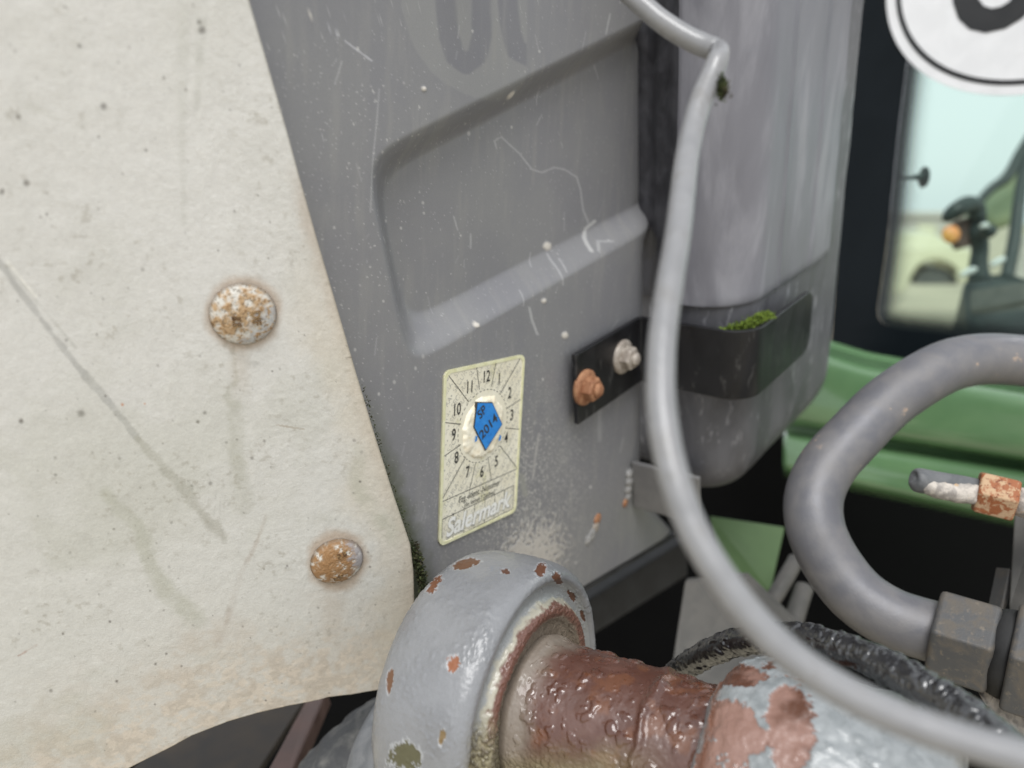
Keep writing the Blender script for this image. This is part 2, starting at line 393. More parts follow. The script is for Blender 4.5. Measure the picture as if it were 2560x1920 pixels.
# ------------------------------------------------------------------ the cream plate
CR = plane3((622, 0, 0.250), (1040, 1400, 0.371), (608, 785, 0.2915))
def cream():
    root = empty('cream_plate', V(500, 1700, 0.36))
    tag(root, 'weathered cream painted steel plate with two domed bolt heads', 'plate')
    right = [(452, -600), (585, -130), (622, 0), (660, 130), (702, 275), (722, 345), (745, 430), (790, 590), (840, 760), (888, 925), (936, 1085), (985, 1240), (1012, 1320), (1026, 1362), (1034, 1430), (1036, 1520), (1042, 1706)]
    bottom = [(-900, 2520), (-160, 2180), (100, 2040), (250, 1957), (338, 1912), (423, 1869), (480, 1838), (522, 1822), (572, 1803), (646, 1781), (720, 1764), (796, 1750), (820, 1743), (880, 1736), (945, 1724), (1042, 1706)]
    S = coons(CR, [(-900, -600), (-900, 2520)], right, [(-900, -600), (452, -600)], bottom, dense(0.42, 36, 410), dense(0.15, 30, 550))
    P = CR.P(S[..., 0], S[..., 1], 0)
    px, py, _ = proj(P)
    n1, n2, n3 = fbm(P, 45, 5, 1), fbm(P, 160, 4, 2), fbm(P, 600, 3, 3)
    col = np.ones(P.shape) * lin(211, 210, 206)
    col = mixc(col, lin(205, 204, 199), sst(0.4, 0.75, n1) * 0.7)
    col = mixc(col, lin(200, 199, 192), sst(700, 1500, py) * 0.6)
    # brownish mottled film above the lower edge
    bd, _t = segd(px, py, bottom)
    col = mixc(col, lin(184, 172, 156), sst(330, 20, bd + (n1 - 0.5) * 330) * (0.35 + 0.65 * sst(0.35, 0.6, n2)) * 0.75)
    col = mixc(col, lin(206, 196, 182), sst(240, 60, bd) * sst(0.5, 0.62, fbm(P, 300, 4, 9)) * 0.8)
    rd, _t = segd(px, py, right)
    col = mixc(col, lin(172, 154, 136), sst(46, 4, rd + (n2 - 0.5) * 40) * sst(380, 520, py) * 0.5)
    col = mixc(col, lin(200, 192, 176), sst(160, 40, rd + (n1 - 0.5) * 220) * sst(500, 900, py) * 0.6)
    col = mixc(col, lin(120, 112, 92), sst(6, 0, rd) * 0.45)
    wob = (n2 - 0.5) * 22 + (n3 - 0.5) * 8
    BRK = sst(0.36, 0.62, fbm(P, 130, 5, 77))
    def streak(pts, w0, w1, c, a, soft=0.5, brk=0.0, solid=0.25):
        nonlocal col
        d, t = segd(px, py, pts)
        wd = w0 + (w1 - w0) * t
        k = sst(wd * (1.15 + soft), wd * (0.9 - soft), d + wob * np.minimum(1.3, wd / 12)) * (solid + (1 - solid) * BRK)
        if brk: k = k * sst(brk - 0.15, brk + 0.15, n2)
        col = mixc(col, c, k * a)
    streak([(-20, 630), (60, 740), (180, 900), (300, 1040), (345, 1098)], 8, 8, lin(164, 164, 161), 0.7, 0.35, solid=0.75)
    streak([(345, 1098), (400, 1160), (455, 1222), (500, 1275), (560, 1345)], 9, 15, lin(168, 166, 156), 0.7, 0.4, solid=0.7)
    streak([(0, 650), (60, 715), (190, 870)], 3, 3, lin(180, 180, 174), 0.5, 0.4)
    streak([(20, 655), (90, 742)], 4, 3, lin(232, 230, 222), 0.7, 0.4)
    streak([(265, 1235), (310, 1285), (350, 1320), (368, 1400), (395, 1450), (430, 1490), (485, 1545)], 14, 24, lin(176, 176, 162), 0.6, 0.5, solid=0.55)
    streak([(575, 885), (640, 910)], 9, 9, lin(172, 171, 166), 0.6, 0.5)
    streak([(585, 895), (592, 950), (570, 975), (568, 995), (588, 1020), (592, 1090), (592, 1140), (600, 1190), (606, 1260)], 5, 24, lin(178, 177, 166), 0.6, 0.5, solid=0.5)
    streak([(895, 1130), (888, 1190), (900, 1240), (945, 1290), (985, 1340)], 16, 24, lin(176, 176, 160), 0.5, 0.6)
    streak([(462, -30), (458, 100), (455, 300), (460, 560)], 14, 6, lin(186, 186, 178), 0.35, 0.8)
    streak([(500, -10), (503, 80), (492, 270)], 15, 6, lin(182, 182, 175), 0.45, 0.8)
    streak([(665, 1290), (640, 1360), (600, 1440), (575, 1530), (545, 1610)], 4, 9, lin(168, 156, 144), 0.45, 0.5)
    streak([(70, 265), (180, 310), (210, 320)], 7, 4, lin(196, 195, 188), 0.6, 0.7)
    streak([(150, 240), (200, 260)], 5, 4, lin(200, 199, 192), 0.5, 0.7)
    for k in range(26):
        x = 440 + k * 5.2 + rng.normal(0, 3); y = 1180 + k * 2 + rng.normal(0, 22)
        streak([(x, y), (x - rng.uniform(0, 6), y + rng.uniform(14, 46))], 1.6, 1.2, lin(150, 150, 142), rng.uniform(0.15, 0.5), 0.5)
    streak([(690, 1062), (760, 1073)], 1.6, 1.2, lin(150, 130, 108), 0.6, 0.4)
    streak([(865, 896), (886, 892)], 2.5, 2, lin(110, 96, 84), 0.7, 0.4)
    streak([(45, 1640), (92, 1612)], 1.6, 2.6, lin(150, 104, 84), 0.6, 0.4)
    h = (n1 - 0.5) * 0.0006 + (n3 - 0.5) * 0.00022 * sst(200, 700, px) * sst(0.35, 0.6, fbm(P, 35, 3, 115)) + (n2 - 0.5) * 0.00025
    # specks of dirt
    for k in range(330):
        x, y = rng.uniform(0, 1040), rng.uniform(0, 1900)
        r = min(7.0, 1.7 * math.exp(rng.normal(0.15, 0.42)))
        spot(col, px, py, x, y, r, lin(96, 90, 84), rng.uniform(0.25, 0.85))
    for x, y, r in [(199, 115, 6), (259, 266, 9), (46, 292, 6), (66, 457, 8), (203, 1034, 10), (139, 1187, 4), (586, 528, 4.5), (512, 1032, 5), (505, 75, 9), (498, 55, 6), (5, 480, 6)]:
        col = mixc(col, lin(104, 100, 96), sst(r * 1.5, r * 0.3, np.hypot(px - x, py - y) + wob * 0.15) * 0.75)
    for x, y, r in [(306, 1012, 3.5), (362, 1010, 2)]:
        col = mixc(col, lin(190, 110, 50), sst(r * 1.5, r * 0.3, np.hypot(px - x, py - y)) * 0.9)
    for bx, by, br in [(608, 785, 82), (842, 1401, 64)]:
        d = np.hypot(px - bx, py - by)
        col = mixc(col, lin(166, 136, 104), sst(br + 26, br - 4, d + wob) * 0.55)
        col = mixc(col, lin(176, 160, 140), sst(40, 10, np.abs(px - bx + 10) + wob) * sst(by + 60, by + 110, py) * sst(by + 240, by + 130, py) * 0.25)
    col = mixc(col, lin(178, 178, 164), sst(0.52, 0.72, fbm(P, 28, 5, 111)) * (0.08 + 0.22 * sst(500, 1300, py)))
    col = mixc(col, lin(150, 144, 130), sst(0.60, 0.74, fbm(P, 420, 4, 113)) * sst(0.4, 0.7, n1) * 0.4)
    # fine brush and dust variation
    col = col * (0.93 + 0.14 * n3[..., None])
    rough = 0.5 + 0.2 * n2
    sheet('plate_sheet', CR, S, h, 0.0035, M['cream'], root, col, rough)
    # bolt heads with raised lettering
    def bolt(bx, by, R, seed, marks, label):
        C = CR.hit(np.array(float(bx)), np.array(float(by)))
        a, b, n = CR.e1, CR.e2, CR.n
        nr, ns = 60, 150
        rr = np.linspace(0, 1, nr)[:, None]; ph = np.linspace(0, 2 * math.pi, ns, endpoint=False)[None]
        X, Y = rr * np.cos(ph) * R, rr * np.sin(ph) * R
        H0 = 0.0042
        dome = lambda q: H0 * np.sqrt(np.clip(1 - 0.93 * q * q, 0, 1))
        Pq = np.stack([X + seed, Y, 0 * X], -1)
        nA, nB = fbm(Pq, 420, 5, seed), fbm(Pq, 1100, 4, seed + 3)
        hz = dome(rr) * np.ones_like(X) + (nB - 0.5) * 0.0004 * (1 - rr ** 6) + (nA - 0.5) * 0.0006 * (1 - rr ** 4)
        hz = np.where(rr >= 0.999, 0.0003, hz)
        Pw = C + X[..., None] * a + Y[..., None] * b + hz[..., None] * n
        col = np.ones(Pw.shape) * lin(206, 203, 195)
        ang = X * 0.3 - Y
        col = mixc(col, lin(176, 140, 92), sst(0.40, 0.66, nA * 0.75 + nB * 0.3 + 0.12 * (1 - rr)) * 0.85)
        col = mixc(col, lin(128, 92, 52), sst(0.55, 0.72, nA * 0.45 + nB * 0.55) * 0.85)
        col = mixc(col, lin(92, 76, 54), sst(0.60, 0.70, fbm(Pq, 1500, 3, seed + 8)) * 0.7)
        if seed == 31:
            col = mixc(col, lin(176, 178, 180), sst(0.1, 0.55, (X - Y) / R * 0.7 + (nA - 0.5)) * sst(0.62, 0.45, nB) * 0.8)
        else:
            col = mixc(col, lin(146, 108, 68), sst(0.3, 0.6, nA + 0.15 - rr * 0.15) * 0.85)
            col = mixc(col, lin(160, 158, 160), sst(0.45, 0.8, X / R + (nA - 0.5)) * 0.9)
        col = mixc(col, lin(98, 80, 58), sst(0.9, 1.0, rr * np.ones_like(X)) * 0.7)
        rough = 0.45 + 0.3 * nA
        o = mesh('bolt_head', Pw.reshape(-1, 3), gridfaces(nr, ns, True)[:, ::-1], M['bolt'], root, True, col.reshape(-1, 3), rough.ravel())
        tag(o, label)
        V_, F_, c_ = [], [], []
        for body, tx, ty, size, rot in marks:
            v, f = text2d(body, size, 0.9, 0, 0.00006)
            cs, sn = math.cos(rot), math.sin(rot)
            x = v[:, 0] * cs - v[:, 1] * sn + tx; y = v[:, 0] * sn + v[:, 1] * cs + ty
            q = np.hypot(x, y) / R
            base = len(V_)
            for lift in (0.00055, -0.0006):
                V_ += list(C + x[:, None] * a + y[:, None] * b + (dome(q) + lift)[:, None] * n)
            k = len(v)
            F_ += [tuple(base + i for i in p) for p in f]
            cnt = {}
            for p in f:
                for i in range(len(p)):
                    e = (p[i], p[(i + 1) % len(p)]); cnt[tuple(sorted(e))] = cnt.get(tuple(sorted(e)), 0) + 1
            for p in f:
                for i in range(len(p)):
                    e = (p[i], p[(i + 1) % len(p)])
                    if cnt[tuple(sorted(e))] == 1: F_.append((base + e[1], base + e[0], base + k + e[0], base + k + e[1]))
        V_ = np.array(V_)
        nn = fbm(V_, 900, 3, seed)
        cc = mixc(np.ones(V_.shape) * lin(150, 122, 84), lin(96, 68, 40), sst(0.35, 0.6, nn))
        mesh('stamped_letters', V_, F_, M['bolt'], o, False, cc, np.full(len(V_), 0.5))
    bolt(608, 785, 0.0122, 31, [('DIF', 0.0042, -0.0008, 0.0046, -1.6), ('8.8', -0.0030, -0.0012, 0.0046, -1.6)], 'domed bolt head, white zinc blotched with rust, upper of the two')
    bolt(842, 1401, 0.0121, 77, [('8.8', 0.0022, 0.0052, 0.0040, 0.25), ('DIF', -0.0006, -0.0072, 0.0036, 0.3)], 'browner domed bolt head near the lower corner of the cream plate')
    return root
cream()

# ------------------------------------------------------------------ the grey panel
d1 = c2w(nrm([1572, 405, 1920])); d2 = c2w(nrm([-398, -7528, 1920]))
GR = Plane(V(1106, 927, 0.373), np.cross(d1, d2), d1)
G = lambda px, py, off=0.0: GR.hit(np.array(float(px)), np.array(float(py)), off)
def grey():
    root = empty('grey_side_panel', G(1300, 1540))
    tag(root, 'dark grey painted sheet metal panel with a pressed recess and scratches', 'panel')
    # right edge: straight in space although the recess runs out through it
    def rim(x, y, off):
        p = proj(G(x, y, -off) + GR.n * off); return (float(p[0]), float(p[1]))
    right = [(1570, -600), rim(1588, -60, .007), rim(1594, 35, .007), rim(1596, 85, .013), rim(1597, 135, .019), rim(1598, 300, .019), rim(1598, 450, .019), rim(1598, 500, .018), rim(1598, 552, .013), rim(1598, 605, .008), rim(1598, 640, .007), rim(1600, 900, .007), (1614, 1180), (1640, 1270), (1692, 1328)]
    bottom = [(1036, 1760), (1200, 1622), (1435, 1481), (1692, 1328)]
    left = [(432, -600), (565, -130), (604, 0), (642, 130), (684, 275), (704, 345), (727, 430), (772, 590), (822, 760), (870, 925), (916, 1085), (965, 1240), (1016, 1390), (1034, 1500), (1036, 1760)]
    S = coons(GR, left, right, [(432, -600), (1570, -600)], bottom, 470, dense(0.2, 30, 540))
    P = GR.P(S[..., 0], S[..., 1], 0); px, py, _ = proj(P)
    H = lambda *pts: [tuple(GR.uv(G(*q))) for q in pts]
    U, Vv = S[..., 0], S[..., 1]
    def hp(a, b, inside):             # signed distance to a line, negative on the side of 'inside'
        (ax, ay), (bx, by), (cx, cy) = H(a, b, inside)
        nx, ny = by - ay, ax - bx; l = math.hypot(nx, ny)
        s = ((cx - ax) * nx + (cy - ay) * ny); s = 1 if s < 0 else -1
        return s * ((U - ax) * nx + (Vv - ay) * ny) / l
    ins = (1250, 550)
    K = 0.0065
    dd = [hp((992, 400), (1525, 125), ins), hp((960, 470), (1022, 775), ins), hp((1085, 842), (1543, 590), ins)]
    sd = K * np.log(sum(np.exp(np.clip(q / K, -40, 40)) for q in dd))
    h = -0.0120 * sst(0.0082, -0.0082, sd)
    n1, n2, n3 = fbm(P, 40, 5, 21), fbm(P, 170, 4, 22), fbm(P, 700, 3, 23)
    h = h + (fbm(P, 12, 2, 4) - 0.5) * 0.0012
    rd, _t = segd(px, py, right)
    xr = np.interp(py, [q[1] for q in right], [q[0] for q in right]); dr = np.clip((xr - px) / 40.0, 0, 1)
    h = h - 0.007 * (1 - np.sqrt(np.clip(1 - (1 - dr) ** 2, 0, 1)))
    col = np.ones(P.shape) * lin(126, 126, 129)
    col = mixc(col, lin(134, 134, 134), sst(0.35, 0.7, n1) * 0.5)
    rough = 0.30 + 0.10 * n1
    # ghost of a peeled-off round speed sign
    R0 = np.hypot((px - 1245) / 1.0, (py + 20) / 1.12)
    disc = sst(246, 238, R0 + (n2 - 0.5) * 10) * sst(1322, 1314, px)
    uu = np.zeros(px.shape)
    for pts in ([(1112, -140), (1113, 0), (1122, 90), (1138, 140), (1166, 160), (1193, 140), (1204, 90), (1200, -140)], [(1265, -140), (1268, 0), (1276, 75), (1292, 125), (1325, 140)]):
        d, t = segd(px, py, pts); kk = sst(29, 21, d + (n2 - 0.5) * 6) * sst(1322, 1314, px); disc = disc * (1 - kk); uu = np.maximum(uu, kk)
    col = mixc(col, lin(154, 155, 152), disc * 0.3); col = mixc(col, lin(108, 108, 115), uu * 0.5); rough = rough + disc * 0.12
    # dust film, streaky
    st = fbm(P * np.array([1, 1, 0.12]), 240, 4, 40)
    col = mixc(col, lin(146, 145, 142), sst(0.5, 0.8, st) * 0.35)
    # fine speckle everywhere, denser to the left and below
    sp = fbm(P, 1500, 2, 51)
    dens = 0.5 + 0.5 * sst(1100, 760, px)
    col = mixc(col, lin(196, 196, 194), sst(0.78, 0.88, sp + 0.04 * dens) * 0.4)
    # dried splash of grit below and right of the sticker
    sx, sy = px - 1325, py - 1400
    spl = np.exp(-((sx / 130) ** 2 + ((sy + sx * 0.3) / 150) ** 2))
    g1 = fbm(P, 560, 3, 61); g2 = fbm(P * np.array([1, 1, 0.45]), 900, 3, 62)
    k = sst(0.44, 0.56, g1 * 0.6 + g2 * 0.4 + (spl - 0.72) * 0.5)
    col = mixc(col, lin(182, 177, 170), k * spl * 1.1); rough = rough + k * spl * 0.3
    h = h + k * spl * 0.0005
    near = np.exp(-((px - 1300) / 190.0) ** 2 - ((py - 1220) / 260.0) ** 2)
    col = mixc(col, lin(182, 180, 174), sst(0.66, 0.74, fbm(P, 1000, 2, 66) + 0.08 * near) * near * 0.8)
    # scratches
    def scr(pts, wd, a, c=(186, 186, 186), brk=0.0):
        nonlocal col
        d, t = segd(px, py, pts)
        kk = sst(wd * 1.7, wd * 0.4, d + (n3 - 0.5) * 2.2)
        if brk: kk = kk * sst(brk - 0.08, brk + 0.1, fbm(P, 420, 3, 70))
        col = mixc(col, lin(*c), kk * a)
    scr([(824, 72), (880, 115), (930, 152)], 2.2, 0.8, (178, 178, 182), 0.36)
    scr([(948, 222), (942, 300), (932, 395), (926, 530)], 1.8, 0.35)
    scr([(855, 155), (838, 210)], 1.7, 0.45)
    scr([(1288, 372), (1283, 352), (1300, 342), (1345, 385), (1375, 425), (1400, 433), (1430, 420), (1455, 425), (1485, 445), (1494, 480), (1500, 530), (1512, 560)], 2.2, 0.36)
    scr([(1528, 556), (1505, 575), (1495, 600), (1490, 628)], 3.4, 0.62, (196, 196, 194))
    scr([(1540, 604), (1515, 605), (1503, 628)], 2.2, 0.4)
    scr([(1408, 640), (1406, 690), (1408, 712)], 2.2, 0.4); scr([(1424, 650), (1420, 680)], 2, 0.35)
    scr([(1324, 770), (1330, 800), (1343, 835)], 3, 0.55)
    scr([(1347, 1085), (1338, 1140), (1332, 1195)], 3.2, 0.6, (170, 168, 164))
    scr([(1303, 1190), (1312, 1235)], 7, 0.7, (150, 150, 142))
    scr([(1180, 545), (1190, 580)], 1.8, 0.4); scr([(1222, 590), (1222, 625)], 2, 0.4)
    scr([(964, 594), (973, 606)], 2, 0.8); scr([(1525, 35), (1515, 85)], 1.8, 0.5)
    scr([(1500, 1000), (1500, 1100)], 5, 0.25)
    for kq in range(60):
        x, y = rng.uniform(620, 1560), rng.uniform(60, 1350); a = rng.normal(1.4, 0.25); l = rng.uniform(8, 50)
        mk = np.nonzero((np.abs(px - x) < l + 10) & (np.abs(py - y) < l + 10))
        if len(mk[0]):
            d, t = segd(px[mk], py[mk], [(x, y), (x - math.cos(a) * l, y + math.sin(a) * l)]); wd = rng.uniform(0.9, 1.6)
            col[mk] = mixc(col[mk], lin(186, 186, 186), sst(wd * 1.7, wd * 0.4, d) * rng.uniform(0.12, 0.4))
    # bright flecks
    for kq in range(300):
        if kq < 110: x, y = rng.uniform(620, 1560), rng.uniform(0, 1300)
        elif kq < 250: x, y = rng.normal(930, 90), rng.uniform(200, 1050)
        else: x, y = rng.normal(1290, 60), rng.normal(1260, 110)
        r = min(5.5, 1.5 * math.exp(rng.normal(0.0, 0.45)))
        spot(col, px, py, x, y, r, lin(206, 204, 200), rng.uniform(0.2, 0.7), rng.uniform(0.6, 1.0))
    for x, y, r in [(744, 97, 6), (776, 33, 5), (741, 58, 4), (1060, 222, 6), (1297, 238, 10), (1410, 620, 10), (1193, 812, 7), (1412, 838, 8), (1360, 752, 6)]:
        d = np.hypot(px - x, py - y); kk = sst(r * 1.4, r * 0.5, d + (n3 - 0.5) * 4)
        col = mixc(col, lin(216, 210, 200), kk * 0.9); h = h + kk * 0.0005
    # green-brown film next to the cream plate's edge, low down
    ld, _t = segd(px, py, left)
    col = mixc(col, lin(74, 80, 52), sst(70, 20, ld + (n2 - 0.5) * 40) * sst(900, 1300, py) * 0.8)
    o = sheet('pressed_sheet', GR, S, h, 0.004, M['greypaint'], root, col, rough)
    # folded edge below the sheet
    n = GR.n
    A, B = G(1210, 1622), G(1692, 1332)
    q = np.array([A, B, B - n * 0.05, A - n * 0.05]); q2 = q - np.array([0, 0, 0.003])
    e = mesh('folded_edge', np.vstack([q, q2]), [(0, 1, 2, 3), (7, 6, 5, 4), (0, 4, 5, 1), (1, 5, 6, 2), (2, 6, 7, 3), (3, 7, 4, 0)], M['darkframe'], root, False); recalc(e)
    # welded tab and its bead
    T0, T1 = G(1577, 1156, 0.001), G(1583, 1268, 0.001)
    ds = nrm(G(1583, 786) - G(1412, 882))
    q = np.array([T0, T0 + n * 0.05 + ds * 0.004, T1 + n * 0.05 + ds * 0.004, T1])
    t = mesh('welded_tab', np.vstack([q, q + ds * 0.004]), [(0, 1, 2, 3), (7, 6, 5, 4), (0, 4, 5, 1), (1, 5, 6, 2), (2, 6, 7, 3), (3, 7, 4, 0)], worn('grey_tab_paint', lin(104, 103, 103), lin(114, 113, 112), 60, 0.4, 0.6, (0.4, 0.5)), root, False); recalc(t); bevel(t, 0.0008)
    blob_mat = worn('grey_weld', lin(128, 127, 126), lin(150, 149, 147), 300, 0.4, 0.6, (0.35, 0.5))
    for x, y, r in [(1571, 1184, 0.0042), (1570, 1203, 0.0046), (1569, 1222, 0.0040), (1569, 1240, 0.0034)]:
        lathe('weld_bead', G(x, y), n, [(0, r), (r * 0.3, r * 0.93), (r * 0.6, r * 0.6), (r * 0.7, 0.0002)], blob_mat, root, 24, jitter=0.0008, seed=int(y))
    lathe('rust_spot', G(1562, 1257), n, [(0, 0.0032), (0.0006, 0.0030), (0.0012, 0.0016), (0.0013, 0.0002)], M['rusty'], root, 20, jitter=0.001, seed=4)
    # scar of a knocked-off weld
    for k, (x, y, r, m) in enumerate([(1493, 1298, 0.0042, M['rusty']), (1489, 1318, 0.0045, M['dullzinc']), (1480, 1336, 0.0048, blob_mat), (1470, 1350, 0.0042, blob_mat)]):
        lathe('weld_scar', G(x, y), n, [(0, r), (0.0007, r * 0.8), (0.0013, r * 0.4), (0.0014, 0.0002)], m, root, 22, jitter=0.0016, seed=40 + k)
    return root
grey()

# ------------------------------------------------------------------ grey column behind the panel
PA, PB = G(1412, 882), G(1583, 786)
DS = nrm(PB - PA); DT = GR.n; DV = nrm(G(1598, 1250) - G(1592, 0))
def col_pt(s, t, v): return PB + np.multiply.outer(s, DS) + np.multiply.outer(t, DT) + np.multiply.outer(v, DV)
def arc(cx, cy, r, a0, a1, n): a = np.radians(np.linspace(a0, a1, n)); return list(zip(cx + r * np.cos(a), cy + r * np.sin(a)))
def column():
    root = empty('grey_column', col_pt(0.1, 0.03, 0.13))
    tag(root, 'tall grey rounded plastic housing behind the strap, left of the windscreen', 'housing')
    sec = [(0.034, -0.05), (0.032, -0.004), (0.016, 0.02)] + arc(0.044, 0.037, 0.032, 180, 90, 16) + [(0.08, 0.0695), (0.12, 0.070), (0.16, 0.0695)] + arc(0.198, 0.053, 0.016, 90, 0, 10) + [(0.214, 0.03), (0.214, -0.05)]
    sec = polyres(sec, 90)
    vv = np.r_[np.linspace(-0.62, 0.10, 60), 0.10 + 0.036 * np.sin(np.linspace(0.1, 1, 16) * math.pi / 2)]
    cs, ct = 0.11, 0.0
    G_ = []
    for v in vv:
        k = 0.0 if v < 0.10 else (1 - math.sqrt(max(0, 1 - ((v - 0.10) / 0.0365) ** 2)))
        s = sec[:, 0] + (cs - sec[:, 0]) * 0.22 * k; t = sec[:, 1] + (ct - sec[:, 1]) * 0.34 * k
        G_.append(col_pt(s, t, np.full(len(s), v)))
    G_ = np.array(G_); N_ = fbm(G_, 30, 3, 6)
    G_ = G_ + ((N_ - 0.5) * 0.002)[..., None] * DT
    nv, nu = G_.shape[:2]
    F = gridfaces(nv, nu).tolist() + [tuple((nv - 1) * nu + i for i in range(nu))]
    o = mesh('lower_body', G_.reshape(-1, 3), F, M['column_low'], root); recalc(o)
    sg = np.array([(0.032, -0.05), (0.031, -0.02), (0.029, -0.004), (0.0125, 0.026), (0.014, 0.027)]); sv = np.linspace(-0.62, -0.004, 30)  # added dark strip: the shade between panel and column, put into its colour
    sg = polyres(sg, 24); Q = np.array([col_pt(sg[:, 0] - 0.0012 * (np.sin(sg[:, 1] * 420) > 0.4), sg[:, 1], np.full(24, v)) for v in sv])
    o = mesh('side_shade_strip', Q.reshape(-1, 3), gridfaces(30, 24), worn('side_gap_shade', lin(50, 50, 54), lin(70, 70, 75), 60, 0.4, 0.6, (0.4, 0.6)), root); recalc(o)
    # upper cover, a proud shell ending just above the strap
    c = arc(0.044, 0.037, 0.0345, 178, 90, 18) + [(0.08, 0.072), (0.12, 0.0725), (0.165, 0.072)]
    c = [(0.0095, 0.027), (0.0095, 0.032)] + c
    c = polyres(c, 80)
    vv = np.r_[np.linspace(-0.62, -0.016, 70), -0.016 + 0.008 * np.sin(np.linspace(0.1, 1, 6) * math.pi / 2)]
    rows = []
    for v in vv:
        k = 0 if v < -0.016 else 0.002 * (1 - math.sqrt(max(0, 1 - ((v + 0.016) / 0.00801) ** 2)))
        s = c[:, 0].copy(); t = c[:, 1].copy()
        # vertical ribs moulded into the front
        t = t + 0.0010 * sst(0.118, 0.1215, s) - 0.0012 * sst(0.150, 0.1535, s) + 0.0012 * np.exp(-((s - 0.066) / 0.002) ** 2)
        rows.append(col_pt(s, t - k, np.full(len(s), v)))
    A = np.array(rows); nv, nu = A.shape[:2]
    A = A + ((fbm(A, 25, 3, 9) - 0.5) * 0.0016)[..., None] * DT
    ctr = col_pt(np.array(0.1), np.array(0.0), np.array(0.0))
    inn = A - DT * 0.002 + DS * 0.001
    vs = np.vstack([A.reshape(-1, 3), inn.reshape(-1, 3)]); n0 = nv * nu
    F = gridfaces(nv, nu).tolist() + [tuple(n0 + i for i in f[::-1]) for f in gridfaces(nv, nu).tolist()]
    F += [((nv - 1) * nu + i, n0 + (nv - 1) * nu + i, n0 + (nv - 1) * nu + i + 1, (nv - 1) * nu + i + 1) for i in range(nu - 1)]
    F += [(j * nu + nu - 1, (j + 1) * nu + nu - 1, n0 + (j + 1) * nu + nu - 1, n0 + j * nu + nu - 1) for j in range(nv - 1)]
    o = mesh('upper_cover', vs, F, M['column'], root); recalc(o)
column()

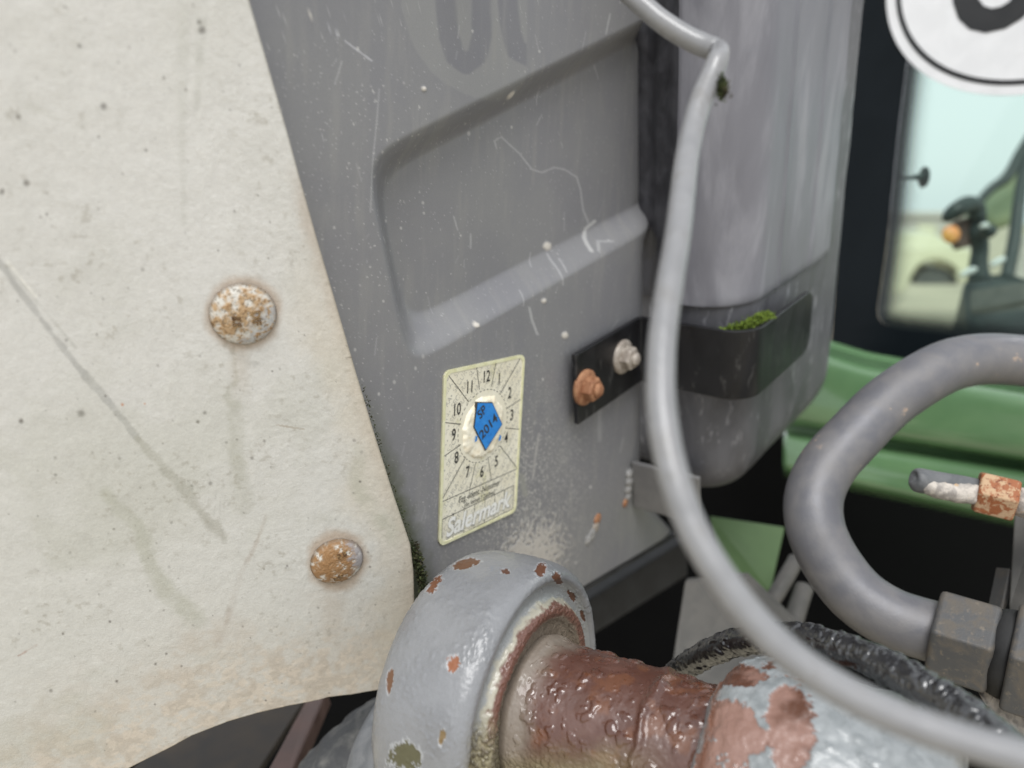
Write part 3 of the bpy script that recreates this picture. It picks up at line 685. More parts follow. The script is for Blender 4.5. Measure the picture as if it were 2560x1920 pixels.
# ------------------------------------------------------------------ cab of the machine
def cab():
    root = empty('green_cab', V(2400, 1300, 0.75))
    tag(root, 'green cab with black bordered windscreen at the right', 'cab')
    rows_l = [(870, .812), (888, .800), (902, .780), (914, .764), (932, .757), (990, .755), (1048, .756), (1070, .762), (1084, .784), (1100, .784), (1114, .768), (1132, .762), (1165, .760), (1192, .764), (1208, .80)]
    rows_r = [(955, .682), (968, .67), (980, .652), (994, .637), (1014, .631), (1068, .630), (1120, .631), (1142, .637), (1156, .658), (1172, .658), (1186, .643), (1212, .637), (1270, .635), (1308, .640), (1325, .675)]
    L_ = catmull([V(1960, y, z + 0.03) for y, z in [(a - 22, b) for a, b in rows_l]], 70); R_ = catmull([V(2640, y + 12, z - 0.02) for y, z in rows_r], 70)
    u = np.linspace(0, 1.9, 80)[None, :, None]
    S = L_[:, None] * (1 - u) + R_[:, None] * u
    # lower left corner of the screen opening curls upwards
    px, py, z = proj(S)
    lift = sst(2190, 2040, px) * 0.006 * sst(1010, 900, py)
    S = S + lift[..., None] * np.array([0, 0, 1.0])
    o = mesh('cab_sill', S.reshape(-1, 3), gridfaces(70, 80), M['green'], root); recalc(o)
    so_ = o.modifiers.new('solid', 'SOLIDIFY'); so_.thickness = 0.004; so_.offset = 0
    # windscreen plane
    WS = plane3((2100, 900, 0.802), (2560, 850, 0.690), (2140, 0, 0.85))
    uvW = lambda pts: WS.uv(WS.hit(*np.array(pts, float).T))
    inner = [(2320, -700), (2285, -160), (2276, 60), (2262, 200), (2246, 330), (2232, 470), (2216, 620), (2198, 745), (2194, 775), (2200, 800), (2222, 815), (2262, 824), (2330, 832), (2420, 842), (2560, 858), (2760, 884), (3400, 970)]
    outer = [(2185, -700), (2150, -160), (2139, 60), (2128, 200), (2116, 330), (2106, 470), (2096, 620), (2086, 745), (2080, 820), (2078, 880), (2092, 910), (2150, 940), (2240, 962), (2400, 985), (2560, 1008), (2760, 1040), (3400, 1135)]
    I_ = catmull(uvW(inner), 220); O_ = catmull(uvW(outer), 220)
    vs = []
    for k in np.linspace(0, 1, 8): vs.append(WS.P(*(O_ * (1 - k) + I_ * k).T, 0.0))
    vs = np.array(vs); base = vs - WS.n * 0.005
    o = mesh('black_glass_border', vs.reshape(-1, 3), gridfaces(8, 220), M['frit'], root); recalc(o)
    # pane with dot fade
    Ld = polyres(I_, 220); far = uvW([(3400, -700)])[0]
    vs = []; ed = []
    ks = np.r_[np.linspace(0, 0.16, 30), np.linspace(0.18, 1, 14)]
    for k in ks:
        row = Ld * (1 - k) + far * k; vs.append(row)
        d = np.min(np.linalg.norm(row[:, None] - Ld[None], axis=2), axis=1); ed.append(d)
    vs = np.array(vs); ed = np.array(ed)
    o = mesh('windscreen_pane', WS.P(vs[..., 0], vs[..., 1], -0.0006).reshape(-1, 3), gridfaces(len(ks), 220), M['glass'], root); 
    a = o.data.attributes.new('edge', 'FLOAT', 'POINT'); val = 0.76 * (1 - ed / 0.032) ; a.data.foreach_set('value', val.ravel().astype(np.float32))
    uvl = o.data.uv_layers.new(name='UVMap'); fl = vs.reshape(-1, 2)
    li = np.zeros(len(o.data.loops), np.int32); o.data.loops.foreach_get('vertex_index', li)
    uvl.data.foreach_set('uv', fl[li].ravel())
    # small stalk with a disc seen against the glass
    tube('wiper_knob', [(2238, 446, .80, .0016), (2270, 445, .80, .0018), (2290, 443, .80, .003), (2303, 443, .80, .005), (2308, 443, .80, .0105), (2312, 443, .80, .0105)], M['interior'], root, 40, 20)
    # round sign on the glass
    e1 = WS.e1; 
    sg = empty('speed_sign', WS.P(*uvW([(2645, -150)])[0], 0.0))
    tag(sg, 'round white speed sign with black ring and numerals on the windscreen', 'sign')
    c0 = uvW([(2652, -165)])[0]
    edge = uvW([(2213, 2), (2271, 125), (2325, 174), (2380, 209), (2461, 244), (2560, 266)])
    Rr = np.linalg.norm(edge - c0, axis=1).mean()
    ph = np.linspace(0, 2 * math.pi, 200, endpoint=False)
    def ringmesh(name, r0, r1, off, m, par):
        A = np.array([WS.P(c0[0] + r * np.cos(ph), c0[1] + r * np.sin(ph), off) for r in (r0, r1)])
        A = np.vstack([A, A[::-1] - WS.n * 0.0008]).reshape(-1, 3)
        o = mesh(name, A, np.vstack([gridfaces(4, 200, True), np.stack([600 + np.arange(200), np.arange(200), (np.arange(200) + 1) % 200, 600 + (np.arange(200) + 1) % 200], -1)]), m, par, False); recalc(o); return o
    ringmesh('sign_disc', 0.0005, Rr, 0.0016, M['signwhite'], sg)
    ringmesh('black_ring', Rr * 0.905, Rr * 0.938, 0.0022, M['signblack'], sg)
    bt = uvW([(2470, 92), (2470, -240)]); size = np.linalg.norm(bt[0] - bt[1])
    v, f = text2d('60', size * 1.38, 0.86, 0, size * 0.022)
    x = v[:, 0] - v[:, 0].min() ; y = v[:, 1] - v[:, 1].min()
    lft = uvW([(2382, 0)])[0][0]; bot = bt[0][1]
    mesh('sign_numerals', WS.P(lft + x, bot + y, 0.0022), f, M['signblack'], sg, False)
cab()

# ------------------------------------------------------------------ dark space under and behind
def chassis():
    o = slab('black_backing', [(150, 980, 1.0), (3800, 1100, .98), (3800, 2900, .90), (150, 2900, .90)], 0.02, M['black'], None, 0)  # black sheet added to keep the gaps dark and block sky light
    tag(o, 'added black sheet standing for the deep shade behind and under the parts', 'backing sheet')
    o = slab('frame_rail', [(1240, 1640, .60), (1720, 1345, .72), (1720, 1440, .72), (1240, 1740, .60)], 0.02, M['darkframe'], None, 0.002)
    tag(o, 'dark frame rail just below the grey panel', 'rail')
    o = slab('green_bracket', [(1775, 1290, .66), (1962, 1318, .64), (1926, 1478, .63), (1800, 1462, .65)], 0.006, M['greenflat'], None, 0.001)
    tag(o, 'small green bracket below the grey column', 'bracket')
    o = slab('grey_bracket', [(1712, 1455, .58), (1866, 1440, .56), (1990, 1560, .55), (1940, 1720, .52), (1668, 1740, .54)], 0.008, M['greyplate'], None, 0.001)
    tag(o, 'grey bracket plate behind the light grey cable', 'bracket')
    for nm, lb, p in [('steel_rod', 'thin steel rod slanting beside the green bracket', [(1990, 1400, .6, .006), (1950, 1470, .58, .006), (1905, 1540, .57, .006)]),
                      ('steel_rod', 'short steel rod behind the bend of the pipe', [(2010, 1470, .6, .007), (1985, 1550, .58, .007), (1960, 1640, .57, .007)])]:
        tag(tube(nm, p, M['greyplate'], None, 30, 16), lb, 'rod')
    o = slab('brown_strut', [(772, 1735, .54), (818, 1725, .54), (715, 1960, .46), (650, 1960, .46)], 0.012, M['brown'], None, 0.0015)
    tag(o, 'brown strut in the gap under the cream plate', 'strut')
    o = slab('dark_plate', [(480, 1790, .58), (770, 1735, .60), (610, 1980, .50), (250, 1990, .5)], 0.006, worn('grimy_brown_steel', lin(36, 32, 28), lin(60, 53, 45), 40, 0.35, 0.65, (0.6, 0.8)), None, 0.001)
    tag(o, 'dark grimy plate left of the brown strut', 'plate')
    o = tube('rubber_bellows', [(1030, 1750, .47, .010), (1000, 1800, .46, .020), (945, 1880, .45, .028), (890, 1970, .44, .034), (850, 2070, .43, .036)], M['rubber'], None, 90, 48, lump=0.12)
    tag(o, 'dusty grey rubber bellows under the cream plate', 'bellows')
    o = tube('black_hose_end', [(990, 1760, .42, .010), (965, 1830, .41, .013), (945, 1900, .40, .015), (930, 1990, .39, .015)], M['rubbercap'], None, 50, 28)
    tag(o, 'dark hose end beside the casting at the bottom', 'hose')
    o = slab('steel_strip', [(2120, 1720, .40), (2200, 1740, .38), (2420, 1880, .33), (2300, 1870, .33)], 0.006, M['darkframe'], None, 0.001)
    tag(o, 'grey steel strip under the wet black hose', 'strip')
chassis()

# ================================================================== objects
# ------------------------------------------------------------------ black strap with two bolts
def strap():
    root = empty('strap_bracket', col_pt(np.array(0.0), np.array(0.01), np.array(0.045)))
    tag(root, 'black steel strap bolted to the grey panel and wrapped round the grey column', 'bracket')
    LA = np.linalg.norm(PB - PA)
    path = [(-LA, 0.0045), (-LA * 0.5, 0.0045), (-0.006, 0.0045)] + arc(-0.004, 0.0085, 0.004, -90, 0, 6) + [(0.0, 0.03), (0.0, 0.055)] + arc(0.016, 0.0635, 0.016, 180, 90, 12) + [(0.05, 0.0795), (0.08, 0.0795), (0.104, 0.0795)]
    pth = polyres(path, 160)
    tt = np.gradient(pth, axis=0); tt /= np.linalg.norm(tt, axis=1)[:, None]
    nn = np.stack([-tt[:, 1], tt[:, 0]], 1)          # outward side
    th = 0.0032; H = 0.0455
    # the free end is rounded
    sl_ = np.r_[0, np.cumsum(np.linalg.norm(np.diff(pth, axis=0), axis=1))]; end = sl_[-1]
    x = np.clip((sl_ - (end - 0.012)) / 0.012, 0, 1); cut = 0.012 * (1 - np.sqrt(np.clip(1 - x ** 2, 0, 1))) * 1.0
    rows = []
    top = 0.0 + cut; bot = H - cut * 1.2
    for off in (th, 0.0):
        for v in (top, bot):
            q = pth + nn * off
            rows.append(col_pt(q[:, 0], q[:, 1], v * np.ones(len(q))))
    R = np.array(rows)                                 # outer top, outer bottom, inner top, inner bottom
    n = len(pth); vs = R.reshape(-1, 3); F = []
    o_ = lambda r, i: r * n + i
    ot, ob, it, ib = 0, 1, 2, 3
    for i in range(n - 1):
        F += [(o_(ot, i), o_(ob, i), o_(ob, i + 1), o_(ot, i + 1)), (o_(it, i), o_(it, i + 1), o_(ib, i + 1), o_(ib, i)),
              (o_(ot, i), o_(ot, i + 1), o_(it, i + 1), o_(it, i)), (o_(ob, i), o_(ib, i), o_(ib, i + 1), o_(ob, i + 1))]
    F += [(o_(ot, 0), o_(it, 0), o_(ib, 0), o_(ob, 0)), (o_(ot, n - 1), o_(ob, n - 1), o_(ib, n - 1), o_(it, n - 1))]
    s = mesh('strap', vs, F, M['strap'], root, False); recalc(s)
    bv = bevel(s, 0.0006, 2)
    for bx, by, m, lb in [(1462, 968, M['rusty'], 'rusty orange flange bolt'), (1556, 892, M['dullzinc'], 'pale grey flange bolt')]:
        C = G(bx, by, 0.0078); n_ = GR.n
        b = lathe('bolt', C, n_, [(-0.001, 0.0112), (0.0012, 0.0112), (0.0020, 0.0100), (0.0026, 0.0082)], m, root, 40, jitter=0.0003, seed=bx % 50)
        tag(b, lb)
        hx = lathe('hex_nut', C + n_ * 0.0026, n_, [(-0.001, 0.0078), (0.0052, 0.0078), (0.0062, 0.0066)], m, b, hint=DS, sides=6, smooth=False); bevel(hx, 0.0006)
        lathe('stud', C + n_ * 0.0088, n_, [(-0.001, 0.0042), (0.0018, 0.0042), (0.0026, 0.0034), (0.003, 0.0018)], m, b, 24, jitter=0.0003, seed=3)
strap()

# ------------------------------------------------------------------ inspection sticker
def sticker():
    TL, TR, BR, BL = G(1106, 927), G(1308, 884), G(1286, 1277), G(1093, 1366)
    ctr = (TL + TR + BR + BL) / 4
    ex = nrm((TR - TL) + (BR - BL)); ey = nrm(np.cross(GR.n, ex)); W2 = (np.linalg.norm(TR - TL) + np.linalg.norm(BR - BL)) / 4; H2 = (np.linalg.norm(TL - BL) + np.linalg.norm(TR - BR)) / 4
    # the sheet underneath is not perfectly flat: float the film just above it
    Z0 = 0.0011
    P = lambda x, y, z: ctr + np.multiply.outer(np.asarray(x, float), ex) + np.multiply.outer(np.asarray(y, float), ey) + np.multiply.outer(np.asarray(z, float) + Z0, GR.n) if np.ndim(z) else ctr + np.multiply.outer(np.asarray(x, float), ex) + np.multiply.outer(np.asarray(y, float), ey) + GR.n * (z + Z0)
    def loc(cx, cy):
        q = G(1060 + cx * 0.3074, 870 + cy * 0.3074) - ctr; return float(q @ ex), float(q @ ey)
    root = empty('inspection_sticker', P(0, -H2, 0))
    tag(root, 'cream inspection sticker with month dial and blue pentagon on the grey panel', 'sticker')
    r = 0.0042; pts = []
    for sx, sy, a0 in [(1, 1, 0), (-1, 1, 90), (-1, -1, 180), (1, -1, 270)]:
        pts += arc(sx * (W2 - r), sy * (H2 - r), r, a0, a0 + 90, 8)
    pts = np.array(pts); k = len(pts)
    vs = np.vstack([P(pts[:, 0], pts[:, 1], 0), P(pts[:, 0], pts[:, 1], -0.0012)])
    mesh('label_film', vs, [tuple(range(k))] + [(i, k + i, k + (i + 1) % k, (i + 1) % k) for i in range(k)], M['label'], root, False)
    # raised clear rim
    inn = pts * (1 - 0.0016 / np.abs(pts).max(0))
    vs = np.vstack([P(pts[:, 0], pts[:, 1], 0.00035), P(inn[:, 0], inn[:, 1], 0.00035), P(pts[:, 0], pts[:, 1], -0.0012), P(inn[:, 0], inn[:, 1], 0)])
    F = []
    for i in range(k):
        j = (i + 1) % k; F += [(i, j, k + j, k + i), (i, 2 * k + i, 2 * k + j, j), (k + i, k + j, 3 * k + j, 3 * k + i)]
    mesh('film_rim', vs, F, worn('pale_rim', lin(226, 224, 190), lin(214, 212, 170), 200, 0.4, 0.6, (0.3, 0.4)), root, False)
    # printed lines
    lv, lf = [], []
    def line(a, b, w_=0.00038, z=0.00012):
        a = np.array(a); b = np.array(b); d = b - a; l = np.linalg.norm(d) or 1; nn = np.array([-d[1], d[0]]) / l * w_ / 2
        q = np.array([a + nn, b + nn, b - nn, a - nn]); i0 = len(lv); lv.extend(P(q[:, 0], q[:, 1], z)); lf.append((i0, i0 + 1, i0 + 2, i0 + 3))
    for c in [(175, 205, 350, 435), (412, 140, 437, 335), (575, 100, 535, 305), (780, 60, 610, 360), (795, 400, 655, 490), (778, 658, 650, 648), (745, 975, 605, 790), (535, 1070, 505, 880), (355, 1160, 405, 935), (122, 1248, 325, 880), (130, 890, 285, 780), (135, 600, 285, 615), (122, 1250, 752, 975)]:
        line(loc(c[0], c[1]), loc(c[2], c[3]))
    bx = [np.array(loc(135, 1390)), np.array(loc(716, 1113)), np.array(loc(712, 1302)), np.array(loc(130, 1587))]
    for i in range(4): line(bx[i], bx[(i + 1) % 4])
    for i in range(1, 7): line(bx[0] + (bx[1] - bx[0]) * i / 7, bx[3] + (bx[2] - bx[3]) * i / 7, 0.0003)
    dc = np.mean([loc(510, 305), loc(285, 640), loc(425, 935), loc(648, 640)], axis=0)
    dr = np.mean([np.linalg.norm(np.array(loc(*q)) - dc) for q in [(510, 305), (285, 640), (425, 935), (648, 640)]])
    for i in range(44):
        a0, a1 = i / 44 * 2 * math.pi, (i + 0.55) / 44 * 2 * math.pi
        line(dc + dr * np.array([math.cos(a0), math.sin(a0)]), dc + dr * np.array([math.cos(a1), math.sin(a1)]), 0.00035)
    mesh('printed_lines', np.array(lv), lf, M['ink'], root, False)
    def put(name, body, pos, size, rot=0.0, sx=0.8, m='ink', z=0.00016, shear=0.0, bold=0.0, par=root, rev=None):
        v, f = text2d(body, size, sx, shear, bold); c, s = math.cos(rot), math.sin(rot)
        x = v[:, 0] * c - v[:, 1] * s + pos[0]; y = v[:, 0] * s + v[:, 1] * c + pos[1]
        return mesh(name, P(x, y, z), f, M[m], par, False)
    for t_, c in [('12', (492, 232)), ('1', (598, 252)), ('2', (683, 365)), ('3', (700, 545)), ('4', (655, 730)), ('5', (575, 920)), ('6', (457, 1005)), ('7', (340, 1008)), ('8', (250, 890)), ('9', (228, 705)), ('10', (252, 500)), ('11', (358, 318))]:
        put('month_number', t_, loc(*c), 0.0088, 0, 0.72, bold=0.00012)
    ang = math.atan2(*(np.array(loc(750, 975)) - np.array(loc(122, 1250)))[::-1])
    put('caption', 'Fzg.-Ident.-Nummer', loc(440, 1158), 0.0052, ang, 0.8, shear=0.15, z=0.0002)
    put('caption', '(die letzten 7 Zeichen)', loc(440, 1218), 0.0034, ang, 0.8, z=0.0002)
    put('watermark_outline', 'Salermark', loc(433, 1350), 0.0138, ang, 0.93, 'inkfaint', 0.00024, 0.25, 0.00075)
    put('watermark_word', 'Salermark', loc(430, 1345), 0.0138, ang, 0.93, 'inkwhite', 0.0003, 0.25, 0.00035)
    # faint repeated security print
    v, f = text2d('SECURA\u2022', 0.0044, 0.95)
    av, af = [], []
    rr = random.Random(5)
    c45, s45 = math.cos(0.85), math.sin(0.85)
    for i in range(-9, 10):
        for j in range(-14, 15):
            ox, oy = i * 0.0185 + (j % 3) * 0.006, j * 0.0046
            x = (v[:, 0] + ox) * c45 - (v[:, 1] + oy) * s45; y = (v[:, 0] + ox) * s45 + (v[:, 1] + oy) * c45
            for p in f:
                q = list(p); X, Y = x[q], y[q]
                if np.abs(X).max() > W2 - 0.002 or np.abs(Y).max() > H2 - 0.002: continue
                if np.hypot(X - dc[0], Y - dc[1]).min() < dr + 0.0006: continue
                if rr.random() < 0.3: continue
                i0 = len(av); av.extend(P(X, Y, 0.00008)); af.append(tuple(range(i0, i0 + len(q))))
    o = mesh('security_print', np.array(av), af, M['inkfaint'], root, False); o['kind'] = 'stuff'
    # raised seal disc with frayed edge
    sc = np.array(loc(468, 640)); sx_, sy_ = dr * 0.93, dr * 0.97
    nr, ns = 26, 160
    rho = np.linspace(0, 1, nr)[:, None]; ph = np.linspace(0, 2 * math.pi, ns, endpoint=False)[None]
    X = sc[0] + rho * np.cos(ph) * sx_; Y = sc[1] + rho * np.sin(ph) * sy_
    nz = fbm(np.stack([X, Y, 0 * X], -1), 260, 4, 8); ne = fbm(np.stack([np.cos(ph) * 0.02 + 0 * X, np.sin(ph) * 0.02 + 0 * X, 0 * X], -1), 320, 3, 12)
    X = sc[0] + (X - sc[0]) * (1 - 0.16 * ne * rho); Y = sc[1] + (Y - sc[1]) * (1 - 0.16 * ne * rho)
    hz = 0.0018 * (1 - sst(0.80, 1.0, rho * np.ones_like(X)) ** 1.5) - 0.0004 + (nz - 0.5) * 0.0014 * sst(0.55, 0.8, rho)
    hz = np.where(rho > 0.995, -0.0012, hz)
    Q = ctr + X[..., None] * ex + Y[..., None] * ey + (hz + Z0)[..., None] * GR.n
    seal = mesh('seal_disc', Q.reshape(-1, 3), gridfaces(nr, ns, True)[:, ::-1], M['seal'], root); recalc(seal)
    zt = 0.0018
    pen = np.array([loc(*q) for q in [(397, 431), (520, 431), (602, 610), (466, 825), (370, 635)]]); pc = pen.mean(0)
    for nm, sc_, z, m in [('pentagon_outline', 1.0, zt + 0.0002, 'ink'), ('blue_pentagon', 0.955, zt + 0.00035, 'blue')]:
        q = pc + (pen - pc) * sc_; vs = np.vstack([P(q[:, 0], q[:, 1], z), P(q[:, 0], q[:, 1], z - 0.0016)])
        o = mesh(nm, vs, [(0, 1, 2, 3, 4)] + [(i, 5 + i, 5 + (i + 1) % 5, (i + 1) % 5) for i in range(5)], M[m], seal, False); recalc(o)
    a2 = math.atan2(*(np.array(loc(555, 545)) - np.array(loc(430, 700)))[::-1])
    put('printed_text', 'SP', loc(432, 512), 0.0074, a2, 0.9, z=zt + 0.0005, par=seal, bold=0.0001)
    put('printed_text', '2014', loc(487, 628), 0.0078, a2, 0.98, z=zt + 0.0005, par=seal, bold=0.0001)
    # two slivers of an older blue seal still showing
    for cx, cy, r_ in [(388, 728, 0.0012), (582, 722, 0.0012)]:
        x0, y0 = loc(cx, cy); q = np.array([(x0 - r_ * 0.8, y0 - r_ * 1.3), (x0 + r_ * 0.5, y0 - r_), (x0 + r_ * 0.8, y0 + r_ * 0.9), (x0 - r_ * 0.2, y0 + r_ * 1.6)])
        mesh('old_blue_sliver', P(q[:, 0], q[:, 1], zt + 0.00025), [(0, 1, 2, 3)], M['blue'], seal, False)
sticker()

# ------------------------------------------------------------------ moss
def moss(name, pts, n, size, m, label, spread, up=(0, 0, 1)):
    """tufts of many tiny leaves along a line of world points"""
    P = polyres(np.array(pts), 200); vs, F = [], []
    r = np.random.default_rng(len(pts) + n)
    for k in range(n):
        c = P[r.integers(0, 200)] + r.normal(0, 1, 3) * spread
        d = nrm(np.asarray(up) * 0.8 + r.normal(0, 0.6, 3)); s = nrm(np.cross(d, r.normal(0, 1, 3))); L_ = size * r.uniform(0.5, 1.3); wd = L_ * 0.32
        i = len(vs); vs += [c, c + d * L_ * 0.5 + s * wd, c + d * L_, c + d * L_ * 0.5 - s * wd]
        F.append((i, i + 1, i + 2, i + 3))
    o = mesh(name, np.array(vs), np.array(F), m, None, False); tag(o, label, 'moss', kind='stuff'); return o
qq = [col_pt(np.array(s), np.array(t), np.array(v)) for s, t, v in [(0.004, 0.055, 0.007), (0.008, 0.066, 0.004), (0.014, 0.0725, 0.001), (0.022, 0.0765, 0.0), (0.030, 0.0775, 0.0), (0.036, 0.0775, 0.002)]]
moss('strap_moss', qq, 3200, 0.0022, M['moss'], 'bright green moss growing behind the top of the black strap', np.array([0.0016, 0.0016, 0.0014]))
qq = [CR.hit(np.array(float(x)), np.array(float(y)), -0.003) for x, y in [(1030, 1362), (1040, 1395), (1050, 1430), (1058, 1470)]]
moss('seam_moss', qq, 1300, 0.0015, M['darkmoss'], 'dark moss in the lower seam between cream plate and grey panel', np.array([0.0010, 0.0012, 0.0020]), (0.5, -0.4, 0.3))
qq = [CR.hit(np.array(float(x)), np.array(float(y)), -0.003) for x, y in [(905, 965), (952, 1130), (1000, 1280), (1022, 1345)]]
moss('edge_moss', qq, 260, 0.0010, M['darkmoss'], 'thin line of moss along the cream plate edge', np.array([0.0005, 0.0008, 0.0008]), (0.6, -0.4, 0.2))

# ------------------------------------------------------------------ casting with shaft and collar
AX = c2w(nrm([0.86, -0.07, -0.50])); AC = V(1350, 1775, 0.338)
Aa, Ab, An = frame(AX, (0, 0, 1))
def turned(prof, nh, ns):
    pr = catmull(prof, nh); ph = np.linspace(0, 2 * math.pi, ns, endpoint=False)
    rad = Aa[None] * np.cos(ph)[:, None] + Ab[None] * np.sin(ph)[:, None]
    return pr, ph, rad
def build_turned(name, prof, nh, ns, m, parent, paint, seed):
    pr, ph, rad = turned(prof, nh, ns)
    h = pr[:, 0][:, None] * np.ones((1, ns)); r = np.clip(pr[:, 1], 0.0002, 1)[:, None] * np.ones((1, ns))
    P0 = AC + h[..., None] * An + r[..., None] * rad[None]
    px, py, _ = proj(P0)
    col, rough, disp = paint(P0, h, r, ph, px, py)
    tg = np.gradient(pr, axis=0); tg /= np.linalg.norm(tg, axis=1)[:, None] + 1e-12
    nvec = tg[:, 0][:, None, None] * rad[None] - tg[:, 1][:, None, None] * An
    P = P0 + nvec * disp[..., None]
    F = gridfaces(nh, ns, True)
    return mesh(name, P.reshape(-1, 3), F, m, parent, True, col.reshape(-1, 3), rough.ravel())
def drops(h, arcl, n, rmin, rmax, seed, hlim, alim, frac=0.32):
    """height field of water drops: h along the axis, arcl around it, both in metres"""
    r = np.random.default_rng(seed); o = np.zeros(h.shape)
    for k in range(n):
        ch, ca = r.uniform(*hlim), r.uniform(*alim); R = rmin * (rmax / rmin) ** (r.random() ** 2.2); el = r.uniform(0.75, 1.3)
        lob, off = r.integers(2, 4), r.uniform(0, 6)
        i = np.nonzero(np.abs(h[:, 0] - ch) < R * 1.8)[0]; j = np.nonzero(np.abs(arcl[0] - ca) < R * 1.8)[0]
        if not len(i) or not len(j): continue
        w_ = np.ix_(i, j); hh, aa = h[w_] - ch, arcl[w_] - ca
        d2 = (hh / el) ** 2 + (aa * el) ** 2
        wv = 1 + 0.25 * np.sin(np.arctan2(aa, hh) * lob + off)
        q = np.clip(1 - d2 / (R * wv) ** 2, 0, 1)
        o[w_] = np.maximum(o[w_], np.sqrt(q) * R * frac)
    return o
def casting():
    root = empty('pivot_casting', AC - np.array([0, 0, 0.06]))
    tag(root, 'grey painted round casting with chipped rim and wet brown shaft', 'casting')
    def pboss(P, h, r, ph, px, py):
        n1, n2, n3 = fbm(P, 70, 5, 81), fbm(P, 260, 4, 82), fbm(P, 800, 3, 83)
        col = np.ones(P.shape) * lin(128, 129, 131)
        col = mixc(col, lin(116, 117, 119), sst(0.4, 0.7, n1) * 0.6)
        rough = 0.28 + 0.14 * n1; disp = (n1 - 0.5) * 0.0006 + (n2 - 0.5) * 0.0002
        # wet blisters on the paint
        disp = disp + 0.00028 * sst(0.50, 0.66, fbm(P, 700, 3, 85)) * sst(0.42, 0.58, n1) + 0.0002 * (n3 - 0.5)
        face = (h > -0.006) & (r < 0.0555)
        col = np.where(face[..., None], mixc(col, lin(152, 154, 152), 0.6 + 0 * h), col)
        # bare brown ring
        ring = sst(0.0470, 0.0457, r + (n2 - 0.5) * 0.004) * (h > -0.006)
        col = mixc(col, lin(176, 170, 150), sst(0.0488, 0.0474, r + (n2 - 0.5) * 0.004) * (h > -0.006) * 0.8)
        col = mixc(col, lin(106, 72, 60), ring); disp = disp + ring * (n3 - 0.5) * 0.0009 - ring * 0.0002
        rough = np.where(ring > 0.5, 0.3 + 0.2 * n2, rough)
        ins = sst(0.0412, 0.0396, r + (n2 - 0.5) * 0.003) * (h > -0.006)
        col = mixc(col, lin(122, 112, 98), ins * 0.85)
        # mud low on the face
        mud = sst(1740, 1880, py + (n1 - 0.5) * 160) * sst(1075, 1140, px) * (h > -0.02) * sst(0.062, 0.052, r)
        mc = mixc(np.ones(P.shape) * lin(138, 130, 104), lin(92, 84, 66), sst(0.4, 0.65, n3))
        col = col * (1 - mud[..., None]) + mc * mud[..., None]; disp = disp + mud * (n3 - 0.45) * 0.0030; rough = rough + mud * 0.35
        # chips
        for x, y, a, b, th, c in [(1160, 1408, 40, 12, -0.3, (128, 82, 60)), (1086, 1462, 26, 13, -0.9, (140, 82, 56)), (1262, 1428, 13, 8, 0, (112, 66, 50)), (1352, 1424, 14, 18, 0.5, (124, 72, 52)), (1394, 1448, 11, 20, -0.6, (124, 72, 52)), (1428, 1488, 8, 18, -0.5, (120, 70, 52)), (1456, 1540, 6, 15, -0.3, (116, 68, 50)),
                             (1132, 1658, 16, 26, 0.4, (176, 104, 74)), (975, 1700, 9, 34, 0.1, (138, 92, 72)), (1010, 1895, 40, 46, 0.6, (112, 104, 84)), (1104, 1845, 9, 30, 0.2, (150, 118, 84))]:
            dx, dy = px - x, py - y; cx, sx_ = math.cos(th), math.sin(th)
            d = np.hypot((dx * cx + dy * sx_) / (a * 0.85), (-dx * sx_ + dy * cx) / (b * 0.85)) + (n3 - 0.5) * 1.1 + (n2 - 0.5) * 1.2
            k = sst(1.06, 0.96, d); kb = sst(1.3, 1.05, d) * (1 - k)
            col = mixc(col, lin(188, 190, 192), kb * 0.5); col = mixc(col, lin(*c) * np.array([0.55, 0.60, 0.46]), k); disp = disp - k * 0.00035; rough = rough + k * 0.3
        col = col * (0.95 + 0.1 * n3[..., None])
        return col, np.clip(rough, 0.12, 0.9), disp
    prof = [(-0.050, 0.0005), (-0.050, 0.030), (-0.050, 0.048), (-0.0485, 0.0545), (-0.045, 0.0590), (-0.040, 0.0620), (-0.033, 0.0636), (-0.024, 0.0640), (-0.014, 0.0640), (-0.007, 0.0634), (-0.003, 0.0620), (-0.0004, 0.0598), (0.0002, 0.0575), (-0.0008, 0.0560), (-0.0032, 0.0545), (-0.0042, 0.0530), (-0.0040, 0.0510), (-0.0034, 0.0490), (-0.0020, 0.0475), (0.0012, 0.0455), (0.0022, 0.0430), (0.0012, 0.0400), (-0.0012, 0.0375), (-0.002, 0.0330), (-0.002, 0.020)]
    build_turned('boss', prof, 360, 640, M['cast'], root, pboss, 1)
    def pshaft(P, h, r, ph, px, py):
        n1, n2, n3 = fbm(P, 70, 5, 91), fbm(P, 260, 4, 92), fbm(P, 900, 3, 93)
        col = np.ones(P.shape) * lin(84, 52, 41)
        col = mixc(col, lin(98, 68, 58), sst(0.4, 0.65, n1) * 0.8)
        col = mixc(col, lin(118, 74, 46), sst(0.55, 0.7, fbm(P, 110, 4, 97)) * 0.5)
        grey = sst(0.016, 0.004, h + (n1 - 0.5) * 0.016)
        col = mixc(col, lin(128, 118, 106), grey * 0.9)
        low = sst(1830, 1930, py + (px - 1500) * 0.12 + (n1 - 0.5) * 120) * sst(0.075, 0.03, h)
        col = mixc(col, lin(122, 112, 84), low * 0.85)
        D = drops(h, ph[None] * 0.0262 * np.ones_like(h), 620, 0.0006, 0.0034, 5, (0.004, 0.09), (0, 2 * math.pi * 0.0262), 0.36)
        D2 = drops(h, ph[None] * 0.0262 * np.ones_like(h), 900, 0.0003, 0.0008, 6, (0.002, 0.09), (0, 2 * math.pi * 0.0262), 0.4)
        D = np.maximum(D, D2) * (1 - 0.9 * low)
        wet = sst(0.0, 0.0002, D)
